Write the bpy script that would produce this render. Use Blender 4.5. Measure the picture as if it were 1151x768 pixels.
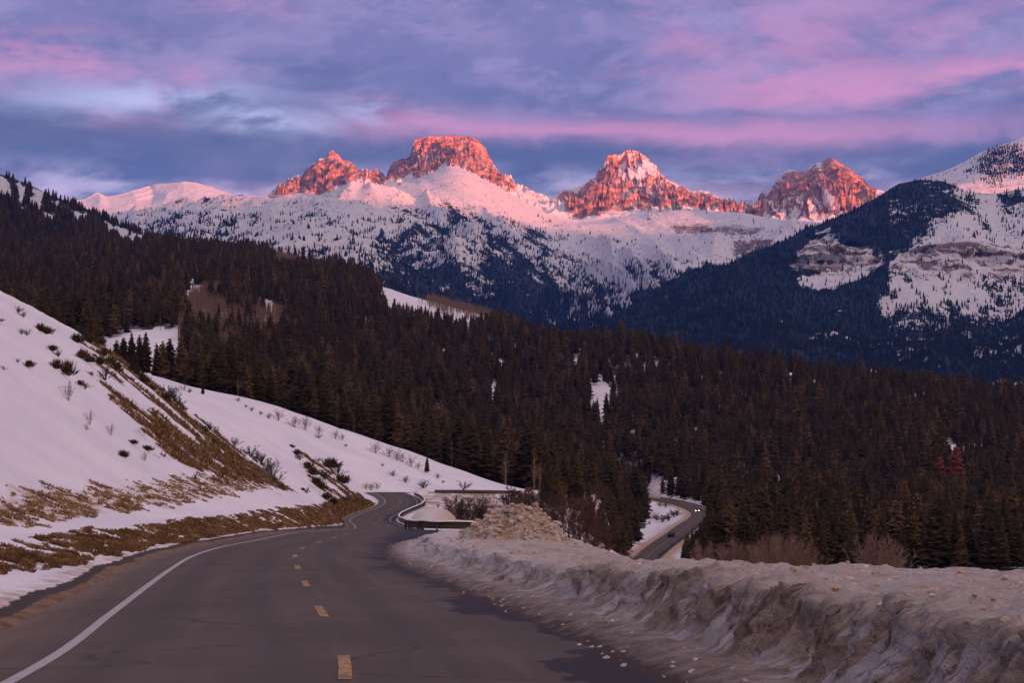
import bpy, math, random
import numpy as np

# ------------------------------------------------------------------ camera, world, sun, exposure
for o in list(bpy.data.objects):
    bpy.data.objects.remove(o)
S = bpy.context.scene
COL = S.collection
F = 2400.0; CX = 575.5; HY = 500.0; CAMZ = 1.9          # focal length in photo pixels, horizon row, eye height
cam_d = bpy.data.cameras.new('camera'); cam = bpy.data.objects.new('camera', cam_d); COL.objects.link(cam)
cam.location = (0, 0, CAMZ); cam.rotation_euler = (math.pi / 2, 0, 0)
cam_d.sensor_width = 36; cam_d.lens = 36 * F / 1151; cam_d.shift_y = (HY - 384) / 1151
cam_d.clip_start = 0.2; cam_d.clip_end = 200000
S.camera = cam
S.view_settings.view_transform = 'Standard'; S.view_settings.look = 'None'
S.view_settings.gamma = 1; S.view_settings.use_curve_mapping = False
S.view_settings.exposure = 1.92
try:
    S.cycles.use_denoising = True
    S.cycles.volume_bounces = 0
    S.cycles.max_bounces = 5
    S.cycles.diffuse_bounces = 3
    S.cycles.volume_step_rate = 4
except Exception: pass

SUN_EL = 0.9; SUN_AZ = 34.0       # sun behind the viewer, a little to the right (degrees)
sd = bpy.data.lights.new('sun', 'SUN'); sun = bpy.data.objects.new('sun', sd); COL.objects.link(sun)
sd.energy = 5.0; sd.angle = math.radians(0.5); sd.color = (1.0, 0.235, 0.135)
a = math.radians(SUN_AZ); e = math.radians(SUN_EL)
# light travels towards +Y and -X
from mathutils import Vector
ldir = Vector((-math.sin(a) * math.cos(e), math.cos(a) * math.cos(e), -math.sin(e)))
sun.rotation_euler = ldir.to_track_quat('-Z', 'Y').to_euler()

class NT:
    """small node-tree helper"""
    def __init__(s, t): s.t = t; s.n = t.nodes; s.l = t.links
    def node(s, typ, ins=None, **kw):
        n = s.n.new(typ)
        for k, v in kw.items(): setattr(n, k, v)
        if ins:
            for k, v in ins.items():
                if isinstance(v, bpy.types.NodeSocket): s.l.new(v, n.inputs[k])
                else: n.inputs[k].default_value = v
        return n
    def math(s, op, a, b=0.0, c=0.0, clamp=False):
        n = s.node('ShaderNodeMath', {0: a, 1: b, 2: c}, operation=op); n.use_clamp = clamp
        return n.outputs[0]
    def mix(s, f, a, b, blend='MIX'):
        n = s.n.new('ShaderNodeMix'); n.data_type = 'RGBA'; n.blend_type = blend; n.clamp_factor = True
        for k, v in ((0, f), (6, a), (7, b)):
            if isinstance(v, bpy.types.NodeSocket): s.l.new(v, n.inputs[k])
            else: n.inputs[k].default_value = v if k == 0 else tuple(v) + (1,) * (4 - len(v))
        return n.outputs[2]
    def ss(s, x, lo, hi, a=0.0, b=1.0):
        n = s.node('ShaderNodeMapRange', {0: x, 1: lo, 2: hi, 3: a, 4: b}, interpolation_type='SMOOTHSTEP')
        return n.outputs[0]
    def noise(s, vec, scale, detail=4, rough=.55, dist=0.0):
        n = s.node('ShaderNodeTexNoise', {'Vector': vec, 'Scale': scale, 'Detail': detail, 'Roughness': rough, 'Distortion': dist})
        return n.outputs['Fac']
    def vmul(s, v, xyz):
        return s.node('ShaderNodeVectorMath', {0: v, 1: xyz}, operation='MULTIPLY').outputs[0]
    def attr(s, name):
        return s.node('ShaderNodeAttribute', attribute_name=name).outputs['Fac']

w = bpy.data.worlds.new('World'); S.world = w; w.use_nodes = True
T = NT(w.node_tree)
for n in list(T.n): T.n.remove(n)
out = T.n.new('ShaderNodeOutputWorld'); bg = T.n.new('ShaderNodeBackground')
T.l.new(bg.outputs[0], out.inputs[0])
sky = T.n.new('ShaderNodeTexSky'); sky.sky_type = 'NISHITA'; sky.sun_disc = False
sky.sun_elevation = math.radians(SUN_EL); sky.sun_rotation = math.radians(180 - SUN_AZ)
sky.altitude = 2000
co = T.n.new('ShaderNodeTexCoord')
d = co.outputs['Generated']
sx = T.node('ShaderNodeSeparateXYZ', {0: d})
x, y, z = sx.outputs
rad = T.math('SQRT', T.math('ADD', T.math('MULTIPLY', x, x), T.math('MULTIPLY', y, y)))
v = T.math('DIVIDE', z, T.math('MAXIMUM', rad, .02))           # tangent of elevation
u = T.math('ARCTAN2', x, y)                                    # azimuth, 0 = +Y
def band(t, c, wd):                                            # bump around c
    q = T.math('DIVIDE', T.math('SUBTRACT', t, c), wd)
    return T.math('EXPONENT', T.math('MULTIPLY', T.math('MULTIPLY', q, q), -1.0))
def cvec(su, sv, off):
    # streaks rise slightly to the right, like the photographed cloud deck
    vv = T.math('ADD', v, T.math('MULTIPLY', u, -.06))
    return T.node('ShaderNodeCombineXYZ', {0: T.math('ADD', T.math('MULTIPLY', u, su), off), 1: T.math('ADD', T.math('MULTIPLY', vv, sv), off * .7), 2: off * .31}).outputs[0]
n_big = T.noise(cvec(4.0, 15, 1.0), 1.0, 5, .55, .5)
n_pink = T.noise(cvec(9.0, 25, 4.2), 1.0, 8, .62, .35)
n_gap = T.noise(cvec(13.0, 36, 9.5), 1.0, 7, .62, .3)
n_fine = T.noise(cvec(34.0, 72, 2.2), 1.0, 8, .68, .3)
n_mid = T.noise(cvec(14.0, 34, 6.1), 1.0, 8, .62, .35)
vj = T.math('ADD', v, T.math('ADD', T.math('MULTIPLY', T.math('SUBTRACT', n_big, .5), .035), T.math('MULTIPLY', T.math('SUBTRACT', n_mid, .5), .030)))
c = T.mix(T.ss(vj, .135, .195), (.095, .125, .27), (.165, .155, .33))
c = T.mix(T.ss(n_mid, .40, .64), c, (.25, .21, .40))
c = T.mix(T.math('MULTIPLY', T.ss(n_fine, .52, .68), .40), c, (.34, .27, .50))
c = T.mix(T.math('MULTIPLY', T.ss(n_fine, .48, .34), .35), c, (.080, .095, .22))
# low dark blue-grey bands
lowband = T.math('MULTIPLY', band(vj, .146, .013), T.ss(u, .00, -.10, .25, 1.0))
c = T.mix(T.math('MULTIPLY', lowband, .85), c, (.075, .095, .195))
lb2 = T.math('MULTIPLY', band(vj, .129, .013), T.ss(u, -.14, -.02, .55, 1.0))
c = T.mix(T.math('MULTIPLY', lb2, .9), c, (.078, .105, .225))
# pink-lit undersides
pk = T.math('MULTIPLY', T.ss(n_pink, .47, .66), T.ss(v, .135, .160))
pk = T.math('MULTIPLY', pk, T.ss(v, .215, .185, .45, 1.0))
pkb = T.math('MULTIPLY', band(vj, .149, .0075), T.math('MULTIPLY', T.ss(u, -.12, -.03), T.ss(u, .24, .12, .35, 1)))
pk = T.math('MAXIMUM', T.math('MULTIPLY', pk, .56), T.math('MULTIPLY', pkb, .85))
pkr = T.math('MULTIPLY', band(vj, .172, .011), T.math('MULTIPLY', T.ss(u, .04, .14), T.ss(n_gap, .40, .58)))
pk = T.math('MAXIMUM', pk, T.math('MULTIPLY', pkr, .95))
pkl = T.math('MULTIPLY', band(vj, .176, .007), T.math('MULTIPLY', T.ss(u, -.14, -.20), T.ss(n_gap, .36, .55)))
pk = T.math('MAXIMUM', pk, T.math('MULTIPLY', pkl, .7))
c = T.mix(pk, c, (.54, .24, .42))
# paler openings low over the ridges and two thin gaps higher up
lowpale = T.math('MULTIPLY', T.ss(v, .136, .118), T.ss(n_gap, .40, .60))
c = T.mix(T.math('MULTIPLY', lowpale, .8), c, (.54, .46, .68))
lp2 = T.math('MULTIPLY', T.ss(v, .126, .112), T.ss(n_mid, .38, .60))
c = T.mix(T.math('MULTIPLY', lp2, .55), c, (.70, .42, .54))
g1 = T.math('MULTIPLY', band(u, -.17, .055), band(vj, .160, .009))
g2 = T.math('MULTIPLY', band(u, -.060, .022), band(vj, .156, .008))
g3 = T.math('MULTIPLY', band(u, -.115, .035), band(vj, .149, .006))
gap = T.math('MULTIPLY', T.math('MAXIMUM', g1, T.math('MAXIMUM', g2, g3)), T.ss(n_gap, .38, .60))
c = T.mix(T.math('MULTIPLY', gap, .8), c, (.48, .50, .76))
# the sunset side of the sky, behind the viewer, is brighter and warm
sdir = T.node('ShaderNodeVectorMath', {0: d, 1: (math.sin(a), -math.cos(a), .10)}, operation='DOT_PRODUCT').outputs['Value']
west = T.ss(sdir, -.15, .9)
hi = T.ss(v, .35, 1.4)
c = T.mix(T.math('MULTIPLY', hi, .85), c, (.31, .29, .34))
c = T.mix(west, c, (.92, .61, .50))
# clear twilight sky shows thinly through the cloud deck
skc = T.node('ShaderNodeVectorMath', {0: sky.outputs[0], 'Scale': .10}, operation='SCALE').outputs[0]
c = T.mix(.06, c, skc)
T.l.new(c, bg.inputs[0]); bg.inputs[1].default_value = .43

# ------------------------------------------------------------------ numpy noise
_rng = np.random.RandomState(7)
_perm = _rng.permutation(256).astype(np.int64); _perm = np.concatenate([_perm, _perm, _perm])
_g = _rng.normal(size=(256, 3)); _g /= np.linalg.norm(_g, axis=1)[:, None]
def perlin(x, y, z=0.0):
    x, y, z = np.broadcast_arrays(np.asarray(x, float), np.asarray(y, float), np.asarray(z, float))
    xi = np.floor(x).astype(np.int64); yi = np.floor(y).astype(np.int64); zi = np.floor(z).astype(np.int64)
    xf = x - xi; yf = y - yi; zf = z - zi
    xi &= 255; yi &= 255; zi &= 255
    fu = xf**3 * (xf * (xf * 6 - 15) + 10); fv = yf**3 * (yf * (yf * 6 - 15) + 10); fw = zf**3 * (zf * (zf * 6 - 15) + 10)
    r = 0
    for i in (0, 1):
        wx = fu if i else 1 - fu
        for j in (0, 1):
            wy = fv if j else 1 - fv
            for k in (0, 1):
                wz = fw if k else 1 - fw
                h = _perm[_perm[_perm[xi + i] + yi + j] + zi + k]
                g = _g[h]
                r = r + wx * wy * wz * (g[..., 0] * (xf - i) + g[..., 1] * (yf - j) + g[..., 2] * (zf - k))
    return r * 1.6
def fbm(x, y, z=0.0, o=5, g=.5):
    r = 0; am = 1; f = 1
    for i in range(o):
        r = r + am * perlin(np.asarray(x) * f + 11.3 * i, np.asarray(y) * f + 5.7 * i, np.asarray(z) * f); am *= g; f *= 2.03
    return r
def ridged(x, y, z=0.0, o=5, g=.5):
    r = 0; am = 1; f = 1; p = 1
    for i in range(o):
        q = 1 - np.abs(perlin(np.asarray(x) * f + 3.1 * i, np.asarray(y) * f + 8.9 * i, np.asarray(z) * f)) * 1.8
        q = np.clip(q, 0, 1)**2; r = r + am * q * p; p = q; am *= g; f *= 2.07
    return r
def sst(x, a, b):
    t = np.clip((x - a) / (b - a), 0, 1); return t * t * (3 - 2 * t)
def P(px, py, Y):
    return ((px - CX) / F * Y, Y, CAMZ + (HY - py) / F * Y)
def rowof(Y, z): return HY - (z - CAMZ) / Y * F
def colof(X, Y): return CX + X / Y * F
def smooth1(a, k, axis):
    if k < 1: return a
    ker = np.hanning(2 * k + 3)[1:-1]; ker /= ker.sum()
    return np.apply_along_axis(lambda m: np.convolve(np.pad(m, k + 0, mode='edge'), ker, mode='valid'), axis, a)
def poly_mask(px, py, poly, soft=6.0, jit=None):
    """signed soft inside mask of a polygon"""
    px = np.asarray(px, float); py = np.asarray(py, float)
    if jit is None: jit = min(soft * 1.6, 9)
    full = None
    pa_ = np.array(poly); mg = soft + jit * 1.2 + 1
    box = (px > pa_[:, 0].min() - mg) & (px < pa_[:, 0].max() + mg) & (py > pa_[:, 1].min() - mg) & (py < pa_[:, 1].max() + mg)
    if not box.any(): return np.zeros(px.shape)
    full = np.zeros(px.shape); px, py = px[box], py[box]
    if jit: px, py = px + jit * fbm(px / (jit * 2.6), py / (jit * 2.0), 3.3, 4), py + jit * .8 * fbm(px / (jit * 2.6), py / (jit * 2.0), 9.1, 4)
    inside = np.zeros(px.shape, bool); dist = np.full(px.shape, 1e9)
    n = len(poly)
    for i in range(n):
        x1, y1 = poly[i]; x2, y2 = poly[(i + 1) % n]
        dx, dy = x2 - x1, y2 - y1; L = dx * dx + dy * dy + 1e-9
        t = np.clip(((px - x1) * dx + (py - y1) * dy) / L, 0, 1)
        dist = np.minimum(dist, np.hypot(px - x1 - t * dx, py - y1 - t * dy))
        if dy != 0:
            cr = ((y1 > py) != (y2 > py)) & (px < dx * (py - y1) / dy + x1)
            inside ^= cr
    sdv = np.where(inside, dist, -dist)
    full[box] = np.clip(.5 + sdv / (2 * soft), 0, 1)
    return full

# ------------------------------------------------------------------ mesh helpers
def mesh_np(name, V, Fc, mat=None, smooth=False, attrs=None, parent=None, nper=None, link=True):
    V = np.asarray(V, np.float32).reshape(-1, 3); Fc = np.asarray(Fc, np.int32)
    k = Fc.shape[1]
    me = bpy.data.meshes.new(name)
    me.vertices.add(len(V)); me.vertices.foreach_set('co', V.ravel())
    me.loops.add(Fc.size); me.loops.foreach_set('vertex_index', Fc.ravel())
    me.polygons.add(len(Fc)); me.polygons.foreach_set('loop_start', np.arange(0, Fc.size, k, dtype=np.int32))
    me.polygons.foreach_set('loop_total', np.full(len(Fc), k, np.int32))
    me.polygons.foreach_set('use_smooth', np.full(len(Fc), smooth))
    for an, av in (attrs or {}).items():
        at = me.attributes.new(an, 'FLOAT', 'POINT'); at.data.foreach_set('value', np.asarray(av, np.float32).ravel())
    me.update(calc_edges=True)
    if mat: me.materials.append(mat)
    if not link: return me
    o = bpy.data.objects.new(name, me); COL.objects.link(o)
    if parent: o.parent = parent
    return o
def grid_faces(nv, nu):
    i = np.arange(nv * nu).reshape(nv, nu)
    return np.stack([i[:-1, :-1], i[:-1, 1:], i[1:, 1:], i[1:, :-1]], -1).reshape(-1, 4)
def grid(name, V, mat, attrs=None, smooth=True, kind=None):
    nv, nu = V.shape[:2]
    o = mesh_np(name, V.reshape(-1, 3), grid_faces(nv, nu), mat, smooth, {k: np.asarray(q).ravel() for k, q in (attrs or {}).items()})
    if kind: o['kind'] = kind
    return o
def tag(o, label, cat, group=None, kind=None):
    o['label'] = label; o['category'] = cat
    if group: o['group'] = group
    if kind: o['kind'] = kind
    return o
def empty(name, loc, label, cat, group=None, rz=0):
    o = bpy.data.objects.new(name, None); COL.objects.link(o); o.location = loc; o.rotation_euler = (0, 0, rz)
    return tag(o, label, cat, group)
class MB:
    """collects boxes, tubes, prisms for one mesh"""
    def __init__(s): s.v = []; s.f = []
    def add(s, vs, fs):
        b = len(s.v); s.v += [tuple(q) for q in vs]; s.f += [tuple(b + i for i in f) for f in fs]
    def box(s, c, d, rz=0):
        vs = []
        for k in (-1, 1):
            for p, q in ((-1, -1), (1, -1), (1, 1), (-1, 1)):
                X, Y2 = p * d[0] / 2, q * d[1] / 2
                vs.append((c[0] + X * math.cos(rz) - Y2 * math.sin(rz), c[1] + X * math.sin(rz) + Y2 * math.cos(rz), c[2] + k * d[2] / 2))
        s.add(vs, [(3, 2, 1, 0), (4, 5, 6, 7), (0, 1, 5, 4), (1, 2, 6, 5), (2, 3, 7, 6), (3, 0, 4, 7)])
    def tube(s, a, b, r0, r1, n=5, cap=True):
        a = np.array(a, float); b = np.array(b, float); d0 = b - a; L = np.linalg.norm(d0) + 1e-9; d0 /= L
        u0 = np.cross(d0, (0, 0, 1) if abs(d0[2]) < .9 else (1, 0, 0)); u0 /= np.linalg.norm(u0); v0 = np.cross(d0, u0)
        vs = []
        for p, r in ((a, r0), (b, r1)):
            for i in range(n):
                t = 2 * math.pi * i / n; vs.append(p + r * (math.cos(t) * u0 + math.sin(t) * v0))
        fs = [(i, (i + 1) % n, n + (i + 1) % n, n + i) for i in range(n)]
        if cap: fs += [tuple(range(n - 1, -1, -1)), tuple(range(n, 2 * n))]
        s.add(vs, fs)
    def build(s, name, mat, parent=None, smooth=False, link=True):
        me = bpy.data.meshes.new(name); me.from_pydata(s.v, [], s.f); me.update()
        if smooth: me.polygons.foreach_set('use_smooth', [True] * len(me.polygons))
        me.materials.append(mat)
        if not link: return me
        o = bpy.data.objects.new(name, me); COL.objects.link(o)
        if parent: o.parent = parent
        return o

# ------------------------------------------------------------------ materials
def new_mat(name):
    m = bpy.data.materials.new(name); m.use_nodes = True
    t = NT(m.node_tree); b = t.n['Principled BSDF']; b.inputs['Specular IOR Level'].default_value = .25
    return m, t, b
def simple(name, col, rough=.8, metal=0, emit=None, es=0):
    m, t, b = new_mat(name)
    g = t.node('ShaderNodeNewGeometry').outputs['Position']
    n = t.noise(g, 3.0, 3)
    t.l.new(t.mix(t.ss(n, .3, .7), tuple(k * .82 for k in col), tuple(min(1, k * 1.12) for k in col)), b.inputs['Base Color'])
    b.inputs['Roughness'].default_value = rough; b.inputs['Metallic'].default_value = metal
    if emit:
        b.inputs['Emission Color'].default_value = tuple(emit) + (1,); b.inputs['Emission Strength'].default_value = es
    return m
def bump(t, b, h, dist, strength=1.0):
    n = t.node('ShaderNodeBump', {'Height': h, 'Distance': dist, 'Strength': strength})
    t.l.new(n.outputs[0], b.inputs['Normal'])

SNOW = (.74, .77, .86)
def mat_far(name, rock_a, rock_b, forest=(.012, .022, .030), nscale=.02, amp=2.6):
    """far mountain: attributes rock, wood; the rest is snow"""
    m, t, b = new_mat(name)
    g = t.node('ShaderNodeNewGeometry').outputs['Position']
    gz = t.vmul(g, (1, 1, 3.0)); nf = t.noise(t.vmul(g, (1, .4, 1.6)), nscale * 9, 6, .7)
    n1 = t.noise(g, nscale * 2.0, 9, .72); n2 = t.noise(gz, nscale * 2.2, 5, .6); n3 = t.noise(g, nscale * .3, 4, .6)
    rc = t.mix(t.ss(n2, .38, .62), rock_a, rock_b)
    rc = t.mix(t.ss(n1, .48, .34), rc, tuple(k * .55 for k in rock_a))  # crevice shade put into the rock colour, in the hollows of the relief
    rk = t.ss(t.math('ADD', t.attr('rock'), t.math('MULTIPLY', t.math('ADD', t.math('SUBTRACT', n1, .5), t.math('MULTIPLY', t.math('SUBTRACT', nf, .5), .9)), amp)), .42, .58)
    c = t.mix(rk, SNOW, rc)
    wd = t.ss(t.math('ADD', t.attr('wood'), t.math('MULTIPLY', t.math('SUBTRACT', n1, .5), 2.4)), .44, .56)
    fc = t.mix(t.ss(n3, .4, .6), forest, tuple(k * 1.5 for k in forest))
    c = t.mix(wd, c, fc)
    t.l.new(c, b.inputs['Base Color']); b.inputs['Roughness'].default_value = .85
    bump(t, b, n1, 30.0, .8)
    return m
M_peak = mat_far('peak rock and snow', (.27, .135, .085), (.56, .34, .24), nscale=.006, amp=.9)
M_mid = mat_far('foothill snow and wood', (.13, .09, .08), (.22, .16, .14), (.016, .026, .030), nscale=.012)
M_cliff = mat_far('cliff mountain', (.17, .11, .095), (.27, .18, .15), nscale=.012)

def mat_ground():
    m, t, b = new_mat('snowy ground')
    g = t.node('ShaderNodeNewGeometry').outputs['Position']
    n1 = t.noise(g, 1.4, 6, .6); n2 = t.noise(t.vmul(g, (.35, 3.0, 1)), .9, 6, .65); n3 = t.noise(g, .06, 5, .55); n4 = t.noise(g, 9.0, 4, .6)
    dirt = t.attr('dirt'); sand = t.attr('sand')
    dk = t.ss(t.math('ADD', dirt, t.math('MULTIPLY', t.math('SUBTRACT', n2, .5), 1.9)), .44, .56)
    earth = t.mix(t.ss(n1, .35, .65), (.085, .048, .024), (.22, .14, .075))
    earth = t.mix(t.ss(n4, .45, .7), earth, (.24, .16, .09))
    sn = t.mix(t.ss(n3, .35, .65), (.70, .71, .80), (.79, .79, .85))
    sd_ = t.ss(t.math('ADD', sand, t.math('MULTIPLY', t.math('SUBTRACT', n1, .5), 1.0)), .35, .75)
    sn = t.mix(sd_, sn, t.mix(n4, (.30, .20, .13), (.52, .40, .30)))
    c = t.mix(dk, sn, earth)
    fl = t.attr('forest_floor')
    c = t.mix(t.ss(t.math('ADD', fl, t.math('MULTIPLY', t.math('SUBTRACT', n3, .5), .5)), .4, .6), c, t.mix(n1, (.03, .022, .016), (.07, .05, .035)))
    t.l.new(c, b.inputs['Base Color']); b.inputs['Roughness'].default_value = .8
    h = t.math('ADD', t.math('MULTIPLY', n1, .5), t.math('MULTIPLY', n2, .5))
    h = t.math('ADD', h, t.math('MULTIPLY', n4, .12))
    bump(t, b, h, .25, .7)
    return m
M_ground = mat_ground()
# ------------------------------------------------------------------ road alignment (world coordinates)
_c = [(-80, .4), (-30, -.5), (0, -.75), (12, -1.15), (22, -1.72), (26, -2.05), (36.8, -3.3), (48.8, -4.72), (61.6, -6.2), (74.8, -7.59), (87.7, -8.5),
      (104.6, -8.95), (125, -9.6), (150, -10.9), (175, -12.1), (200, -13.6), (250, -15.7), (300, -18.4), (350, -22.3), (390, -26.0), (420, -26.3),
      (450, -24.6), (480, -25.0), (520, -28.4), (548, -32.6)]
_z = [(-80, 2.0), (0, 0), (75, -1.97), (104.6, -2.75), (125, -3.3), (160, -4.6), (200, -6.1), (250, -8.0), (300, -9.8), (350, -11.2), (390, -11.75), (420, -11.7), (450, -11.35), (480, -11.05), (520, -10.7), (548, -10.3), (600, -11)]
def cubic(xk, yk, x):
    xk = np.array(xk, float); yk = np.array(yk, float)
    h = np.diff(xk); dl = np.diff(yk) / h
    m = np.zeros_like(yk); m[0] = dl[0]; m[-1] = dl[-1]
    m[1:-1] = (dl[:-1] * h[1:] + dl[1:] * h[:-1]) / (h[:-1] + h[1:])
    x = np.clip(x, xk[0], xk[-1]); i = np.clip(np.searchsorted(xk, x) - 1, 0, len(h) - 1)
    t = (x - xk[i]) / h[i]
    return ((2 * t**3 - 3 * t**2 + 1) * yk[i] + (t**3 - 2 * t**2 + t) * h[i] * m[i] + (-2 * t**3 + 3 * t**2) * yk[i + 1] + (t**3 - t**2) * h[i] * m[i + 1])
def rc(Y): return cubic([k[0] for k in _c], [k[1] for k in _c], Y)
def rz(Y): return cubic([k[0] for k in _z], [k[1] for k in _z], Y)
# main centreline, carried on to the right behind the bank, as a parametric polyline
Ys = np.concatenate([np.arange(-60, 130, 1.0), np.arange(130, 548, 2.0)])
main = [(float(rc(q)), q, float(rz(q))) for q in Ys]
tail = [P(428, 552.6, 560)[:2] + (-10.6,), (-31.5, 574, -10.9), (-25, 586, -11.2), (-14, 594, -11.4), (0, 600, -11.7), (10, 606, -12.0), (17, 618, -12.3), (19, 645, -12.6), (12, 690, -12.5)]
def spline(pts, step):
    p = np.array(pts, float); s = np.concatenate([[0], np.cumsum(np.linalg.norm(np.diff(p[:, :2], axis=0), axis=1))])
    q = np.arange(0, s[-1], step)
    return np.stack([cubic(s, p[:, k], q) for k in range(3)], -1), q
tailp, _ = spline([main[-3], main[-1]] + tail, 2.0)
CL = np.array(main + [tuple(k) for k in tailp[4:]])
low_k = [P(665, 655, 560), P(700, 643, 590), P(722, 631, 620), P(740, 615.5, 648), P(757, 603.5, 680), P(773, 591.5, 745), P(785, 583, 840), P(787, 577, 920), P(780, 572.0, 1000), P(766, 567.3, 1080), P(748, 563.4, 1160), P(728, 560, 1250), P(700, 556, 1330)]
LOW, _ = spline(low_k, 3.0)

# ------------------------------------------------------------------ ground heights
GPX = [-500, 0, 100, 200, 300, 400, 450, 500, 560, 600, 650, 700, 740, 790, 850, 1000, 1151, 1700]
GT = {
 150: [605]*9 + [625, 660, 700, 720, 740, 750, 750, 750, 750],
 200: [596]*8 + [595, 612, 640, 680, 700, 720, 730, 730, 730, 730],
 280: [592, 592, 592, 592, 592, 593, 594, 594, 593, 603, 628, 660, 680, 700, 705, 705, 705, 705],
 350: [560, 560, 580, 590, 592, 592, 591, 590, 590, 596, 620, 648, 665, 680, 690, 690, 690, 690],
 450: [520, 520, 530, 540, 560, 575, 573, 573, 580, 586, 606, 636, 650, 660, 665, 670, 670, 670],
 550: [400, 440, 450, 480, 505, 550, 554.6, 559, 566, 570, 592, 626, 640, 645, 650, 650, 650, 650],
 600: [370, 410, 430, 455, 485, 530, 546, 552, 554.5, 557, 579, 614, 634, 636, 640, 640, 640, 640],
 650: [350, 390, 412, 440, 468, 505, 524, 538, 549, 554, 575, 609, 618, 622, 630, 630, 630, 630],
 700: [335, 378, 400, 430, 455, 483, 500, 521, 542, 552, 571, 603, 608, 610, 622, 625, 625, 625],
 850: [360, 400, 410, 440, 470, 498, 515, 535, 555, 562, 570, 590, 592, 582, 605, 612, 612, 612],
 1000: [370, 395, 402, 415, 455, 490, 505, 522, 538, 547, 557, 573, 577, 574, 590, 590, 590, 590],
 1200: [365, 380, 386, 396, 430, 470, 485, 500, 512, 520, 530, 558, 562.5, 560, 555, 555, 560, 560],
 1350: [355, 368, 374, 374, 405, 445, 460, 475, 490, 495, 500, 515, 520, 525, 520, 515, 520, 520],
 1600: [325, 345, 345, 345, 362, 400, 415, 430, 445, 450, 450, 455, 460, 465, 470, 472, 482, 490],
 1900: [300, 320, 322, 325, 330, 355, 370, 380, 385, 390, 390, 388, 392, 402, 412, 432, 450, 480],
 2300: [280, 300, 302, 300, 300, 322, 332, 341, 359, 385, 400, 415, 420, 430, 440, 460, 480, 500],
 2700: [262, 284, 285, 283, 285, 308, 330, 350, 380, 400, 410, 430, 440, 450, 455, 470, 490, 510],
 3000: [258, 280, 281, 279, 292, 325, 345, 365, 395, 410, 420, 440, 450, 460, 465, 480, 495, 515],
 3600: [270, 290, 290, 290, 310, 350, 370, 390, 420, 430, 440, 450, 460, 470, 475, 490, 500, 520]}
_gY = np.array(sorted(GT)); _gR = np.array([GT[k] for k in _gY], float)
_fp = np.arange(-500, 1701, 5.0); _fl = np.linspace(math.log(150), math.log(3600), 330)
_G = np.stack([np.interp(_fp, GPX, r) for r in _gR])                       # Y knots x px
_Z = CAMZ + (HY - _G) / F * _gY[:, None]
_Zf = np.stack([np.interp(_fl, np.log(_gY), _Z[:, i]) for i in range(len(_fp))], 1)
_Zf = smooth1(smooth1(_Zf, 4, 0), 5, 1)
def table_z(X, Y):
    px = np.clip(colof(X, Y), -500, 1700); ly = np.clip(np.log(np.maximum(Y, 150)), _fl[0], _fl[-1])
    a_ = (px + 500) / 5.0; b_ = (ly - _fl[0]) / (_fl[1] - _fl[0])
    i = np.clip(a_.astype(int), 0, len(_fp) - 2); j = np.clip(b_.astype(int), 0, len(_fl) - 2)
    fa = a_ - i; fb = b_ - j
    return (_Zf[j, i] * (1 - fa) * (1 - fb) + _Zf[j, i + 1] * fa * (1 - fb) + _Zf[j + 1, i] * (1 - fa) * fb + _Zf[j + 1, i + 1] * fa * fb)
def line_dist(X, Y, L, step=1):
    """nearest distance to a polyline, with its height"""
    sh = X.shape; X = X.ravel(); Y = Y.ravel(); p = L[::step]
    best = np.full(X.shape, 1e9); bz = np.zeros(X.shape)
    for i in range(len(p) - 1):
        ax, ay, az = p[i]; bx, by, bz_ = p[i + 1]
        m = (Y > min(ay, by) - 40) & (Y < max(ay, by) + 40)
        if not m.any(): continue
        dx, dy = bx - ax, by - ay; L2 = dx * dx + dy * dy
        t = np.clip(((X[m] - ax) * dx + (Y[m] - ay) * dy) / L2, 0, 1)
        dd = np.hypot(X[m] - ax - t * dx, Y[m] - ay - t * dy); zz = az + t * (bz_ - az)
        cur = best[m]; k = dd < cur; cur[k] = dd[k]; best[m] = cur
        cz = bz[m]; cz[k] = zz[k]; bz[m] = cz
    return best.reshape(sh), bz.reshape(sh)
def back_edge(X, Y):
    """how far (m) a point lies beyond the edge of the roadside bench on the right"""
    e1 = Y - (46 + .35 * (X - 2) + 1.5 * np.sin(X * .35))
    xe = np.interp(Y, [40, 60, 85, 105, 130, 200, 240], [3.0, 3.0, 2.7, 1.5, .3, -.5, -.8])
    e2 = X - xe
    return np.minimum(e1, e2)
def ground_z(X, Y):
    X = np.asarray(X, float); Y = np.asarray(Y, float)
    near = rz(np.clip(Y, -80, 240)) - .45 - np.clip(back_edge(X, Y), 0, 60) * .42
    wN = sst(Y, 150, 230)
    z_ = near * (1 - wN) + table_z(X, np.maximum(Y, 150)) * wN
    far = sst(Y, 500, 900)
    z_ = z_ + fbm(X / 60, Y / 60, 0, 4) * (.3 + far * 3.0) * sst(Y, 150, 260) * np.where((colof(X, Y) > 380) & (colof(X, Y) < 700) & (Y < 700), .25, 1)
    d1, z1 = line_dist(X, Y, CL, 2); w1 = sst(d1, 5.2, 13)
    z_ = np.where(Y > 150, (z1 - .25) * (1 - w1) + z_ * w1, z_)
    d2, z2 = line_dist(X, Y, LOW, 2); w2 = sst(d2, 5.5, 16)
    z_ = (z2 - .3) * (1 - w2) + z_ * w2
    return z_

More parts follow.
